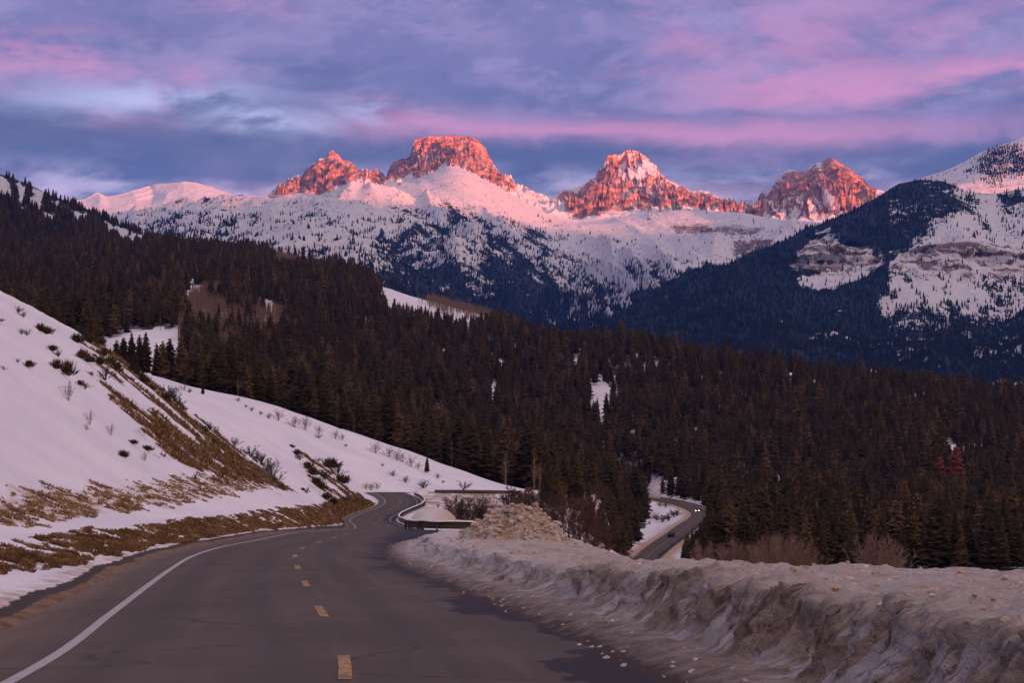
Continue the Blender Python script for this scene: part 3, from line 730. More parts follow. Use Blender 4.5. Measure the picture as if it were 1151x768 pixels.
hgt += .8 * poly_mask(PXr, PYr, [(922, 174), (945, 178), (975, 202), (988, 214), (975, 226), (950, 214), (928, 206)], 2) + .5 * poly_mask(PXr, PYr, [(868, 218), (885, 194), (905, 192), (915, 200), (890, 222)], 2)
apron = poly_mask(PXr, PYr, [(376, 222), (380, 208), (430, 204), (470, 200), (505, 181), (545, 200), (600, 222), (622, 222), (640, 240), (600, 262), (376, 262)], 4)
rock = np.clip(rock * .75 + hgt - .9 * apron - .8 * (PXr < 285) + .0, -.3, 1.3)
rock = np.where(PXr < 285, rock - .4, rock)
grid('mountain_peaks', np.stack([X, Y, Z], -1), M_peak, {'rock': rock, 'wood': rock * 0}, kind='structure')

# middle snowy foothills below the peaks
pxe = np.arange(-300, 1450, 1.3)
E_rows = [(4300, [(-300, 470), (1450, 470)]),
 (5300, [(-300, 330), (100, 335), (200, 335), (300, 335), (400, 360), (500, 400), (560, 410), (650, 412), (720, 405), (800, 405), (1450, 420)]),
 (6800, [(-300, 290), (100, 295), (200, 290), (300, 285), (400, 300), (500, 340), (560, 358), (640, 372), (700, 352), (760, 345), (850, 340), (1450, 350)]),
 (8300, [(-300, 262), (100, 272), (200, 262), (300, 250), (400, 252), (480, 275), (560, 300), (640, 325), (700, 325), (760, 310), (850, 300), (1000, 300), (1450, 320)]),
 (9800, [(-300, 250), (100, 258), (150, 245), (200, 238), (300, 224), (400, 222), (480, 228), (560, 256), (640, 280), (700, 290), (800, 282), (880, 272), (1000, 270), (1450, 300)]),
 (11200, [(-300, 245), (100, 250), (150, 235), (190, 230), (250, 226), (300, 222), (340, 220), (400, 222), (440, 220), (480, 216), (510, 214), (530, 219), (560, 232), (590, 245), (620, 256), (700, 260), (800, 255), (880, 256), (1000, 262), (1450, 290)]),
 (12700, [(-300, 262), (100, 262), (150, 250), (300, 240), (370, 226), (390, 214), (430, 206), (470, 200), (490, 191), (507, 185), (525, 190), (545, 203), (570, 216), (600, 232), (620, 244), (640, 252), (700, 244), (760, 236), (830, 240), (880, 247), (950, 252), (1450, 280)])]
X, Y, Z, t = relief(E_rows, pxe, 420)
tt = t[:, None]
env = sst(tt, .0, .15) * (1 - .90 * sst(tt, .70, .80))
_px = colof(X, Y); _py = rowof(Y, Z); _a = _py - .62 * (_px - 500); _b = _px + .62 * _py; _w = sst(_px, 430, 520) * (1 - sst(_px, 720, 800))
gul = ridged(X / 900 + .35 * Y / 900, Y / 1500, 4.0, 6, .5) * (1 - _w) + _w * ridged(_a / 42, _b / 170, 2.0, 6, .5) - .8
Z = Z + env * (95 * gul + 50 * fbm(X / 700, Y / 700, 1, 5)) + 8 * fbm(X / 120, Y / 160, 2, 3) * (1 - sst(tt, .9, 1))
X, Y, Z = with_back(X, Y, Z, 900, 6)
PXr = colof(X, Y); PYr = rowof(Y, Z); nrm = slope_nz(X, Y, Z)
gul_ = np.vstack([gul, np.zeros((6, gul.shape[1]))]); wn = fbm(X / 260, Y / 420, 3, 5); wn2 = fbm(X / 90, Y / 200, 5, 3)
low = sst(PYr, 232, 330)                                     # thicker wood lower down
_aa = PYr - .62 * (PXr - 500); _bb = PXr + .62 * PYr; _ww = sst(PXr, 420, 520) * (1 - sst(PXr, 720, 800))
clump = (1 - _ww) * fbm(PXr / 14, PYr / 7, 4, 4) + _ww * fbm(_aa / 7, _bb / 40, 5, 4)
wood = .10 + .75 * clump + .32 * sst(PYr, 278, 335) + .62 * low + .50 * wn + .22 * wn2 - .25 * (gul_ - .1)
wood += .40 * poly_mask(PXr, PYr, [(150, 232), (240, 226), (262, 250), (300, 300), (200, 290)], 10)
wood += .34 * poly_mask(PXr, PYr, [(440, 232), (520, 222), (600, 262), (650, 300), (600, 330), (520, 290), (450, 260)], 16, 20)
wood += .30 * poly_mask(PXr, PYr, [(380, 262), (480, 290), (560, 310), (640, 345), (700, 370), (600, 400), (440, 330)], 16, 20)
wood += .60 * poly_mask(PXr, PYr, [(660, 372), (720, 340), (780, 322), (860, 318), (900, 350), (900, 400), (660, 400)], 8)
wood -= .70 * poly_mask(PXr, PYr, [(640, 250), (700, 236), (880, 245), (900, 275), (860, 285), (790, 300), (740, 305), (690, 285), (640, 270)], 10)
wood -= .45 * poly_mask(PXr, PYr, [(560, 210), (600, 240), (640, 252), (690, 290), (740, 315), (700, 340), (640, 300), (590, 250)], 10)
wood -= .9 * poly_mask(PXr, PYr, [(430, 215), (500, 190), (540, 200), (580, 225), (560, 240), (500, 222), (430, 232)], 12, 8)
wood -= .40 * poly_mask(PXr, PYr, [(560, 262), (600, 280), (690, 345), (700, 360), (640, 330)], 8)
rock = .15 * np.ones_like(wood) + .5 * poly_mask(PXr, PYr, [(750, 252), (860, 256), (850, 264), (760, 262)], 2) + .6 * poly_mask(PXr, PYr, [(825, 270), (870, 268), (875, 285), (830, 290)], 3)
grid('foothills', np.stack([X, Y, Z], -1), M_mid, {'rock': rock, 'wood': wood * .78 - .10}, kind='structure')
LAY_E = (X, Y, Z, wood, PXr, PYr)

# right-hand mountains with cliff bands
pxf = np.arange(560, 1500, 1.0)
F_rows = [(4600, [(560, 480), (1500, 480)]),
 (5000, [(560, 430), (640, 410), (760, 400), (900, 400), (1151, 405), (1500, 410)]),
 (5600, [(560, 420), (640, 385), (720, 362), (800, 350), (900, 360), (1000, 385), (1151, 385), (1500, 385)]),
 (6200, [(560, 415), (640, 375), (720, 345), (800, 328), (900, 325), (960, 330), (1040, 345), (1151, 350), (1500, 345)]),
 (6700, [(560, 420), (640, 372), (720, 338), (800, 316), (860, 300), (900, 290), (960, 295), (1040, 290), (1151, 300), (1500, 300)]),
 (7100, [(560, 430), (640, 372), (720, 336), (800, 308), (860, 286), (900, 266), (950, 260), (1020, 262), (1080, 255), (1151, 262), (1300, 275), (1500, 300)]),
 (7700, [(560, 440), (640, 374), (720, 338), (800, 306), (850, 286), (880, 272), (910, 256), (950, 240), (985, 222), (1010, 206), (1035, 201), (1060, 203), (1090, 216), (1120, 218), (1151, 212), (1250, 225), (1350, 250), (1500, 280)])]
X, Y, Z, t = relief(F_rows, pxf, 330)
tt = t[:, None]
env = sst(tt, 0, .15) * (1 - .9 * sst(tt, .85, 1))
Z = Z + env * (45 * (ridged(X / 600, Y / 900, 6, 5, .5) - .7) + 25 * fbm(X / 300, Y / 300, 2, 5))
PXr = colof(X, Y); PYr = rowof(Y, Z)
c1 = poly_mask(PXr, PYr, [(886, 302), (896, 282), (918, 262), (934, 255), (944, 262), (946, 274), (985, 280), (996, 288), (988, 302), (940, 308), (905, 304)], 4)
c2 = poly_mask(PXr, PYr, [(1000, 300), (1030, 275), (1060, 270), (1100, 272), (1170, 282), (1200, 310), (1151, 312), (1090, 300), (1040, 305)], 6)
strat = np.sin(Z / 16.0 + 2.2 * fbm(X / 260, Y / 260, 0, 3)); strat2 = np.sin(Z / 6.2 + 2 * fbm(X / 160, 2, 0, 3))
cl = np.maximum(c1, c2)
Y = Y - cl * (38 * np.sign(strat) * np.abs(strat)**.5 + 12 * strat2) - cl * 45 * (ridged(X / 120, Z / 300, 2, 4) - .7)
X, Y, Z = with_back(X, Y, Z, 1500, 8)
PXr = colof(X, Y); PYr = rowof(Y, Z)
strat = np.sin(Z / 16.0 + 2.2 * fbm(X / 260, Y / 260, 0, 3))
cl = np.vstack([cl, np.zeros((8, cl.shape[1]))])
snowreg = poly_mask(PXr, PYr, [(990, 345), (1000, 305), (1040, 265), (1075, 240), (1110, 226), (1151, 232), (1220, 240), (1220, 370), (1151, 362), (1100, 358), (1050, 345)], 8)
sn2 = poly_mask(PXr, PYr, [(895, 312), (925, 308), (965, 300), (985, 300), (960, 318), (935, 326), (900, 322)], 3)
sn3 = poly_mask(PXr, PYr, [(1060, 212), (1120, 205), (1160, 200), (1160, 214), (1110, 224), (1070, 224)], 4)
wn = fbm(X / 140, Z / 140, 3, 5)
wood = 1.0 + .35 * wn + .35 * (PXr < 1000) - (1.05 + .35 * (PXr < 1000)) * snowreg - 1.3 * sn2 - .7 * sn3
wood += .55 * snowreg * sst(fbm(X / 60, Z / 150, 8, 4), .05, .4)
wood += .5 * poly_mask(PXr, PYr, [(1105, 380), (1110, 340), (1120, 300), (1150, 330), (1165, 380)], 6) * snowreg
wood -= .30 * sst(fbm(X / 180, Z / 60, 4, 4), .25, .5) * (PYr > 330)
wood -= 1.3 * cl * (.75 + .5 * wn)
band_ = poly_mask(PXr, PYr, [(985, 340), (1010, 300), (1060, 268), (1180, 280), (1220, 345), (1120, 340), (1040, 325)], 6)
strat2 = np.sin(Z / 5.0 + 3 * fbm(X / 200, Y / 200, 1, 3))
rock = .08 + cl * (.46 + .16 * strat + .16 * strat2 + .30 * fbm(X / 22, Z / 14, 4, 4)) + .55 * band_ * (strat * .35 + .25 * strat2 + .5 * fbm(X / 50, Z / 12, 2, 4))
grid('cliff_mountain', np.stack([X, Y, Z], -1), M_cliff, {'rock': rock, 'wood': wood * .8}, kind='structure')
LAY_F = (X, Y, Z, wood - .8 * cl, PXr, PYr)
# snowy shoulder beyond it
pxg = np.arange(940, 1500, 1.5)
X, Y, Z, t = relief([(9000, [(940, 300), (1500, 300)]), (9700, [(940, 262), (1000, 235), (1060, 222), (1151, 216), (1300, 245), (1500, 280)]),
                     (10300, [(940, 260), (1010, 226), (1060, 208), (1110, 195), (1151, 188), (1200, 195), (1300, 230), (1500, 270)]),
                     (11000, [(940, 262), (1010, 222), (1035, 200), (1060, 192), (1085, 181), (1100, 172), (1120, 164), (1140, 157), (1151, 152), (1170, 150), (1200, 165), (1260, 200), (1350, 235), (1500, 260)])], pxg, 120)
Z = Z + 14 * fbm(X / 260, Y / 260, 3, 5) * (1 - .7 * sst(t[:, None], .9, 1))
X, Y, Z = with_back(X, Y, Z, 1500, 8)
PXr = colof(X, Y); PYr = rowof(Y, Z)
wood = -.35 + .75 * poly_mask(PXr, PYr, [(1085, 190), (1105, 170), (1130, 160), (1160, 170), (1160, 195), (1130, 205)], 8) + .3 * fbm(X / 90, Y / 120, 1, 4)
grid('snowy_shoulder', np.stack([X, Y, Z], -1), M_mid, {'rock': 0 * wood + .12 + .25 * sst(fbm(X / 300, Z / 40, 1, 4), .1, .5), 'wood': wood}, kind='structure')
LAY_G = (X, Y, Z, wood, PXr, PYr)

# dark wooded ridge on the left
pxd = np.arange(-700, 420, 2.0)
D_rows = [(2800, [(-700, 300), (0, 310), (200, 300), (300, 310), (420, 360)]), (3300, [(-700, 240), (0, 262), (100, 270), (190, 278), (300, 310), (420, 370)]),
          (3800, [(-700, 150), (0, 222), (50, 238), (100, 254), (150, 266), (200, 279), (300, 312), (420, 380)]),
          (4300, [(-700, 90), (-100, 165), (0, 195), (30, 205), (60, 220), (100, 237), (130, 251), (160, 263), (190, 275), (230, 286), (300, 320), (420, 390)])]
X, Y, Z, t = relief(D_rows, pxd, 160)
Z = Z + 10 * fbm(X / 130, Y / 130, 1, 4) * (1 - .7 * sst(t[:, None], .9, 1))
X, Y, Z = with_back(X, Y, Z, 900, 6)
PXr = colof(X, Y); PYr = rowof(Y, Z)
gapm = np.zeros_like(Z)
for pl in ([(-60, 180), (0, 198), (12, 206), (14, 226), (4, 224), (-60, 200)], [(20, 206), (30, 210), (30, 232), (20, 230)], [(38, 212), (50, 218), (44, 236), (36, 232)], [(54, 224), (66, 226), (66, 234), (56, 236)], [(44, 236), (62, 240), (68, 250), (50, 248)],
           [(80, 238), (98, 240), (100, 250), (84, 250)], [(114, 248), (150, 262), (180, 276), (186, 284), (150, 278), (120, 262)]):
    gapm = np.maximum(gapm, poly_mask(PXr, PYr, pl, 3))
wood = 1 - 1.2 * gapm
grid('wooded_ridge', np.stack([X, Y, Z], -1), M_mid, {'rock': 0 * wood + .05, 'wood': wood}, kind='structure')
LAY_D = (X, Y, Z, wood, PXr, PYr)

# unseen ridge added behind the viewer to keep sun off all but high ground
bx = np.linspace(-14000, 21000, 140); by = np.linspace(-7800, -2200, 70)
BX, BY = np.meshgrid(bx, by)
crest = TERM = 1425 + 15 * fbm(BX / 3000, 0, 0, 4)
prof = np.clip(1 - np.abs(BY + 5000) / 2800, 0, 1)
BZ = -140 + (crest + 140) * prof**.85 + prof * (1 - prof) * 400 * fbm(BX / 1500, BY / 1500, 3, 5)
grid('sun_block_ridge', np.stack([BX, BY, BZ], -1), M_mid, {'rock': 0 * BZ + .3, 'wood': 0 * BZ + .2}, kind='structure')
# ------------------------------------------------------------------ vegetation
rs = np.random.RandomState(11)
def mat_leaf(name, ca, cb, cc=None, rnd=True):
    m, t, b = new_mat(name)
    r = t.node('ShaderNodeObjectInfo').outputs['Random']
    f = t.math('FRACT', t.math('ADD', r, t.attr('tint'))) if rnd else t.attr('tint')
    g = t.node('ShaderNodeNewGeometry').outputs['Position']
    n = t.noise(g, .9, 4, .6)
    c = t.mix(f, ca, cb)
    if cc: c = t.mix(t.ss(f, .80, .97), c, cc)
    c = t.mix(t.ss(n, .3, .75), tuple(k * .75 for k in ca), c)
    t.l.new(c, b.inputs['Base Color']); b.inputs['Roughness'].default_value = .85; b.inputs['Specular IOR Level'].default_value = .1
    return m
M_con = mat_leaf('conifer needles', (.032, .026, .013), (.115, .073, .030), (.19, .118, .050))
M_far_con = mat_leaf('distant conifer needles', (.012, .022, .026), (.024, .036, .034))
M_red = mat_leaf('dead red needles', (.20, .065, .038), (.27, .09, .05))
M_olive = mat_leaf('olive needles', (.045, .042, .012), (.065, .055, .018))
M_bark = simple('bark', (.075, .055, .042))
M_aspen = mat_leaf('bare aspen twigs', (.19, .125, .09), (.30, .20, .15))
M_twig = mat_leaf('dark bare twigs', (.045, .032, .026), (.10, .065, .05))
M_twigred = mat_leaf('reddish bare twigs', (.085, .045, .032), (.13, .07, .05))
M_sage = mat_leaf('sagebrush', (.060, .042, .022), (.12, .085, .045))
M_grass = mat_leaf('dry winter grass', (.14, .080, .036), (.42, .27, .14), (.66, .48, .29), False)
M_chunk = mat_leaf('snow lumps', (.46, .37, .30), (.74, .68, .68), (.58, .36, .19), False)

def crown(seed, lev, br, wid=.17, round_=.75, low=.10):
    r = np.random.RandomState(seed); V = []; Fc = []
    # dense heart of twigs
    n = 6; zz = [low, low + .22, .6, .99]; rr = [wid * .35, wid * .55, wid * .34, .002]
    base = 0
    for k in range(4):
        for i in range(n):
            q = 2 * math.pi * i / n + k * .5; j = r.uniform(.7, 1.2)
            V.append((rr[k] * j * math.cos(q), rr[k] * j * math.sin(q), zz[k]))
    for k in range(3):
        for i in range(n):
            a_, b_ = k * n + i, k * n + (i + 1) % n
            Fc += [(a_, b_, b_ + n), (a_, b_ + n, a_ + n)]
    for k in range(lev):
        t_ = (k + r.uniform(-.2, .2)) / lev; t_ = min(max(t_, 0), .99); z_ = low + (1 - low) * t_
        R_ = wid * (1 - t_)**round_ * min(1, .6 + t_ * 5)
        m = max(3, int(br * (1 - .55 * t_)))
        q0 = r.uniform(0, 6.28)
        for i in range(m):
            q = q0 + 2 * math.pi * (i + r.uniform(-.3, .3)) / m; L = R_ * r.uniform(.62, 1.22); wq = max(.010, L * r.uniform(.30, .50)) * (8.0 / br)**.5
            dz = -L * r.uniform(.15, .55); zj = z_ + r.uniform(-.02, .02)
            c_, s_ = math.cos(q), math.sin(q); b0 = len(V)
            V += [(L * .12 * c_, L * .12 * s_, zj + .02), (L * .62 * c_ - wq * s_, L * .62 * s_ + wq * c_, zj + dz * .6 - .012), (L * c_, L * s_, zj + dz * .75 + .01), (L * .62 * c_ + wq * s_, L * .62 * s_ - wq * c_, zj + dz * .6 - .016)]
            Fc += [(b0, b0 + 1, b0 + 2), (b0, b0 + 2, b0 + 3)]
    return np.array(V), np.array(Fc)
def merge_protos(name, mat, protos, pos, hgt, rot, tint, pick, lean=None):
    Vs = []; Fs = []; Ts = []; b0 = 0
    for k, (pv, pf) in enumerate(protos):
        m = np.nonzero(pick == k)[0]
        if not len(m): continue
        c_, s_ = np.cos(rot[m])[:, None], np.sin(rot[m])[:, None]; h = hgt[m][:, None]
        w_ = h * (1 + .0 * c_)
        X_ = (pv[None, :, 0] * c_ - pv[None, :, 1] * s_) * w_ + pos[m, 0:1]
        Y_ = (pv[None, :, 0] * s_ + pv[None, :, 1] * c_) * w_ + pos[m, 1:2]
        Z_ = pv[None, :, 2] * h + pos[m, 2:3]
        Vs.append(np.stack([X_, Y_, Z_], -1).reshape(-1, 3))
        Fs.append((pf[None] + (np.arange(len(m)) * len(pv))[:, None, None] + b0).reshape(-1, 3)); b0 += len(m) * len(pv)
        Ts.append(np.repeat(tint[m], len(pv)))
    return mesh_np(name, np.concatenate(Vs), np.concatenate(Fs), mat, False, {'tint': np.concatenate(Ts)})

HI = [crown(100 + i, 22, 13, wid=[.21, .24, .19, .27, .22, .23, .18, .25][i], round_=[.6, .5, .7, .45, .6, .55, .75, .5][i]) for i in range(8)]
MD = [crown(200 + i, 12, 8, wid=[.22, .25, .20, .23, .27][i], round_=.42) for i in range(5)]
LO = [crown(300 + i, 6, 6, wid=[.26, .30, .24, .28][i], round_=.40) for i in range(4)]

# scatter positions over the wooded ground
def scatter(y0, y1, area, p0=-260, p1=1420):
    A = (p1 - p0) / F * (y1**2 - y0**2) / 2; n = int(A / area)
    Y_ = np.sqrt(rs.uniform(y0**2, y1**2, n)); p_ = rs.uniform(p0, p1, n); X_ = (p_ - CX) / F * Y_
    z_ = ground_z(X_, Y_); d_ = wood_density(X_, Y_, z_)
    k = rs.uniform(size=n) < d_
    return np.stack([X_[k], Y_[k], z_[k]], -1)
pts = np.concatenate([scatter(585, 1100, 34), scatter(1100, 1700, 44), scatter(1700, 2400, 62), scatter(2400, 3450, 95)])
hts = np.clip(rs.normal(13.6, 4.3, len(pts)), 5, 24) * (1 + .10 * fbm(pts[:, 0] / 80, pts[:, 1] / 80, 0, 2))
PXt = colof(pts[:, 0], pts[:, 1]); TOP = rowof(pts[:, 1], pts[:, 2] + hts)
# trees stand back from the low road so that it shows, as in the photograph
clr = ((PXt > 684) & (PXt < 800) & (pts[:, 1] < 1260) & (TOP < 641) & (rowof(pts[:, 1], pts[:, 2]) > 565))
inroad = clr & ((PXt < 778) | (pts[:, 1] > 730)) & ~((PXt < 735) & (pts[:, 1] > 1000)) & ~((PXt > 792) )
clr2 = (PXt > 700) & (PXt < 740) & (pts[:, 1] < 1000)
keep = ~((PXt > 690) & (PXt < 793) & (TOP < 604) & (rowof(pts[:, 1], pts[:, 2]) > 566) & (pts[:, 1] < 1150) & ~((PXt < 725) & (pts[:, 1] > 800)))
for pl in ([(426, 318), (500, 330), (548, 348), (525, 354), (440, 336)], [(290, 288), (320, 279), (372, 282), (368, 290)]):
    keep &= poly_mask(PXt, np.maximum(TOP, 0) + 2, pl, 1, 2) < .5
REDY = 1230.0
keep &= ~((abs(PXt - 1075) < 15) & (pts[:, 1] < REDY) & (TOP < 527)) & ~((abs(PXt - 1056) < 9) & (pts[:, 1] < REDY) & (TOP < 527)) & ~((abs(PXt - 1072) < 22) & (abs(pts[:, 1] - REDY) < 25))
# tall trees right of the road may not hide its bend
sil = np.interp(PXt, [-300, 0, 60, 95, 150, 200, 250, 290, 330, 380], [300, 345, 362, 380, 412, 450, 490, 525, 550, 999])
pts, hts = pts[keep], hts[keep]; PXt = PXt[keep]; TOP = TOP[keep]; sil = sil[keep]
tint = np.clip(.45 + .45 * fbm(pts[:, 0] / 60, pts[:, 1] / 110, 4, 3) + rs.uniform(-.45, .45, len(pts)), 0, .99); rot = rs.uniform(0, 6.28, len(pts))
size_px = hts / pts[:, 1] * F
vis = (PXt > 2) & (PXt < 1149) & (TOP < np.minimum(sil - 6, 620))
order = np.argsort(-np.where(vis, size_px, 0)); NIND = 250
ind = order[:NIND]; rest = np.setdiff1d(np.arange(len(pts)), ind)
EXTRA = []
ZONES = [(330, 'dark conifer in the wood just past the crest of the left snowy slope', 'conifers past the crest of the snowy slope'),
         (600, 'dark conifer in the dense wood above the far road bend', 'conifers above the far bend'),
         (790, 'dark conifer in the wood around the lower road and gully', 'conifers around the lower road'),
         (850, 'dark conifer of the front rows just right of the lower road, above the berm', 'front conifers right of the lower road'),
         (930, 'dark conifer of the front rows standing behind the pale leafless brush over the berm', 'front conifers behind the pale brush'),
         (1030, 'dark conifer of the front rows between the pale brush and the rusty dead trees', 'front conifers between brush and rusty trees'),
         (1100, 'dark conifer of the front rows straight below the round rusty dead tree', 'front conifers below the rusty dead tree'),
         (9999, 'dark conifer of the front rows at the far right edge of the forest', 'front conifers at the right edge')]
for q_, (px, Y_, h_) in enumerate([(768, 600, 6), (773, 610, 8), (778, 600, 10), (783, 615, 9), (787, 600, 12), (792, 612, 13), (797, 600, 15), (771, 640, 5), (781, 640, 7), (789, 650, 9), (795, 660, 13), (776, 585, 6), (785, 585, 9), (791, 590, 11),
                                 (802, 610, 14), (806, 600, 16), (799, 640, 15), (700, 800, 9), (712, 820, 8), (692, 780, 10), (722, 860, 8), (612, 590, 9), (619, 596, 11), (627, 590, 12), (634, 600, 13), (648, 600, 15), (662, 604, 15), (676, 606, 16), (690, 610, 15), (697, 620, 14), (705, 640, 14), (713, 660, 13)]):
    X_ = (px - CX) / F * Y_; EXTRA.append((X_, Y_, float(ground_z(np.array([X_]), np.array([Y_ * 1.0]))[0]), h_))
crown_me = [mesh_np('crown', v_, f_, M_con, link=False) for v_, f_ in HI]
mb = MB(); mb.tube((0, 0, -.03), (0, 0, .55), .012, .006, 6); trunk_me = mb.build('trunk', M_bark, link=False)
def conifer(pos, h, r_, k, label, group, mat_me=None, cat='tree', name='conifer'):
    e_ = empty(name, tuple(pos), label, cat, group, r_)
    for me, nm in ((trunk_me, 'trunk'), ((mat_me or crown_me)[k % 8], 'crown')):
        c_ = bpy.data.objects.new(nm, me); COL.objects.link(c_); c_.parent = e_; c_.scale = (h, h, h)
    return e_
for i in ind:
    zn = [z_ for z_ in ZONES if PXt[i] < z_[0]][0]
    big_ = hts[i] > 17.0
    conifer(pts[i], hts[i], rot[i], rs.randint(8), zn[1].replace('dark', 'tall dark' if big_ else 'smaller dark', 1), zn[2] + (', the tall ones' if big_ else ', the smaller ones'))
for q_, e_ in enumerate(EXTRA):
    conifer(e_[:3], e_[3], q_ * 1.7, q_, 'low dark conifer crowding the valley road where it passes behind the berm' if e_[0] > 45 and e_[1] < 700 else 'small conifer on the far side of the gully left of the lower road', 'conifers beside the valley road' if e_[0] > 45 and e_[1] < 700 else 'conifers at the gully edge')
nr = rest[pts[rest, 1] < 1150]; fr = rest[pts[rest, 1] >= 1150]
far2 = fr[pts[fr, 1] >= 1900]; fr = fr[pts[fr, 1] < 1900]
pick = np.zeros(len(pts), int); pick[nr] = rs.randint(0, 8, len(nr)); pick[fr] = 8 + rs.randint(0, 5, len(fr)); pick[far2] = 13 + rs.randint(0, 4, len(far2))
NRP = [crown(400 + i, 15, 10, wid=[.22, .25, .20, .23, .27, .21, .24, .26][i], round_=.54) for i in range(8)]
fo = merge_protos('conifer_forest', M_con, NRP + MD + LO, pts[rest], hts[rest], rot[rest], tint[rest], pick[rest])
tag(fo, 'dense dark conifer forest covering the hills beyond the road', 'forest', kind='stuff')

# ray from the viewpoint of the layout onto the land
_ry = np.exp(np.linspace(math.log(12), math.log(3300), 1400))
def hit(px, py):
    X_ = (px - CX) / F * _ry; zr = CAMZ + (HY - py) / F * _ry
    g_ = ground_z(X_, _ry)
    if px < 470:
        hz_, d_, _q = hill_z(X_, np.minimum(_ry, 520)); ok = (d_ > 4.8) & (_ry < 520); g_ = np.where(ok, np.maximum(g_, hz_), g_)
    b_ = np.nonzero(zr <= g_)[0]
    i = b_[0] if len(b_) else len(_ry) - 1
    return np.array([X_[i], _ry[i], g_[i]])

# trees that stand apart
olive_me = [mesh_np('crown', v_, f_, M_olive, link=False) for v_, f_ in HI]
red_me = [mesh_np('crown', v_, f_, M_red, link=False) for v_, f_ in [crown(500, 14, 10, wid=.26, round_=.35, low=.22)] * 8]
def lone(px, py, hp, k, label, mats=None, Y=None, group=None):
    if Y: X_ = (px - CX) / F * Y; p = np.array([X_, Y, float(ground_z(np.array([X_]), np.array([Y]))[0])])
    else: p = hit(px, py)
    h = (CAMZ + (HY - (py - hp)) / F * p[1]) - p[2] if Y else hp * p[1] / F
    return conifer(p, h, px * .7, k, label, group, mats)
lone(480, 532, 19, 0, 'small lone conifer standing on open snow above the guardrail bank')
lone(228, 444, 15, 2, 'tiny pointed conifer alone on the upper left snowy slope')
lone(291, 452, 30, 3, 'broad olive green conifer at the wood edge on the slope crest', olive_me, Y=742)
lone(1075, 529, 29, 0, 'round topped dead tree with rusty red needles in the right part of the forest', red_me, Y=REDY)
lone(1057, 531, 19, 1, 'smaller rusty dead tree just left of the round red one', red_me, Y=REDY + 10)
for px, top, hp in [(124, 391, 15), (131, 382, 25), (139, 379, 30), (148, 374, 38), (157, 376, 30), (164, 373, 36), (176, 385, 22), (183, 383, 26), (191, 380, 34), (204, 376, 24), (209, 366, 46), (221, 376, 38), (233, 384, 34), (226, 390, 26), (246, 340, 20)]:
    Y_ = 770 + (px % 7) * 9 if px != 246 else 1500
    X_ = (px - CX) / F * Y_; zb = float(ground_z(np.array([X_]), np.array([Y_ * 1.0]))[0]); zt = CAMZ + (HY - top) / F * Y_
    conifer((X_, Y_, zb), max(zt - zb, 4), px * .9, px, 'dark conifer standing against the small snow clearing past the left slope' if px != 246 else 'lone pointed conifer rising from the bare aspen grove', 'conifers in front of the snow clearing' if px != 246 else None)

def bare(seed, n, spread, mat, sub=5, thick=.010, up=1.0, nm='shrub', link=False):
    """leafless bush or tree, unit height"""
    r = np.random.RandomState(seed); b_ = MB()
    for i in range(n):
        q = r.uniform(0, 6.28); o_ = r.uniform(0, .08, 2) - .04
        L = r.uniform(.55, 1.0); tilt = r.uniform(.05, spread)
        p = np.array([o_[0], o_[1], -.03]); d_ = np.array([math.cos(q) * math.sin(tilt), math.sin(q) * math.sin(tilt), math.cos(tilt) * up])
        for s_ in range(4):
            p2 = p + d_ * L / 4; b_.tube(p, p2, thick * (1 - s_ * .22), thick * (1 - (s_ + 1) * .22), 3, False)
            if s_ > 0:
                for w_ in range(sub):
                    dd = d_ + r.normal(size=3) * .55; dd[2] = abs(dd[2]) * .8 + .15; dd /= np.linalg.norm(dd)
                    l_ = L * r.uniform(.12, .30); e_ = p2 + dd * l_
                    b_.tube(p2, e_, thick * .40, thick * .15, 3, False)
                    d3 = dd + r.normal(size=3) * .5; d3 /= np.linalg.norm(d3)
                    b_.tube(p2 + dd * l_ * .5, p2 + dd * l_ * .5 + d3 * l_ * .6, thick * .28, thick * .1, 3, False)
            p = p2; d_ = d_ + r.normal(size=3) * .14; d_ /= np.linalg.norm(d_)
    return b_.build(nm, mat, link=False)
def sage(seed, mat, n=260):
    r = np.random.RandomState(seed); V = []; Fc = []
    for i in range(n):
        q = r.uniform(0, 6.28); t_ = r.uniform(0, 1.25); L = r.uniform(.55, 1.05)
        d_ = np.array([math.cos(q) * math.sin(t_) * .9, math.sin(q) * math.sin(t_) * .9, math.cos(t_)])
        o_ = np.array([r.uniform(-.25, .25), r.uniform(-.25, .25), -.05]); w_ = np.cross(d_, r.normal(size=3)); w_ = w_ / np.linalg.norm(w_) * r.uniform(.02, .05)
        b0 = len(V); V += [o_ + d_ * L * .25, o_ + d_ * L * .75 + w_, o_ + d_ * L, o_ + d_ * L * .7 - w_]; Fc += [(b0, b0 + 1, b0 + 2), (b0, b0 + 2, b0 + 3)]
    return mesh_np('shrub', np.array(V), np.array(Fc), mat, link=False)
SH = {'s': [sage(1, M_sage), sage(2, M_sage), sage(3, M_sage, 200)],
      'd': [bare(4, 20, 1.1, M_twig, 8, .020), bare(5, 18, 1.2, M_twig, 8, .020), bare(6, 22, 1.0, M_twig, 7, .018)],
      'g': [bare(7, 17, .95, M_aspen, 8, .012), bare(8, 15, .85, M_aspen, 8, .012)],
      'r': [bare(9, 12, .55, M_twigred, 7, .011), bare(10, 10, .5, M_twigred, 7, .012)]}
GL = {'s': ('olive brown sagebrush on the bare earth strip of the near snow slope', 'sagebrush on the earth strip'), 'd': None, 'g': None}
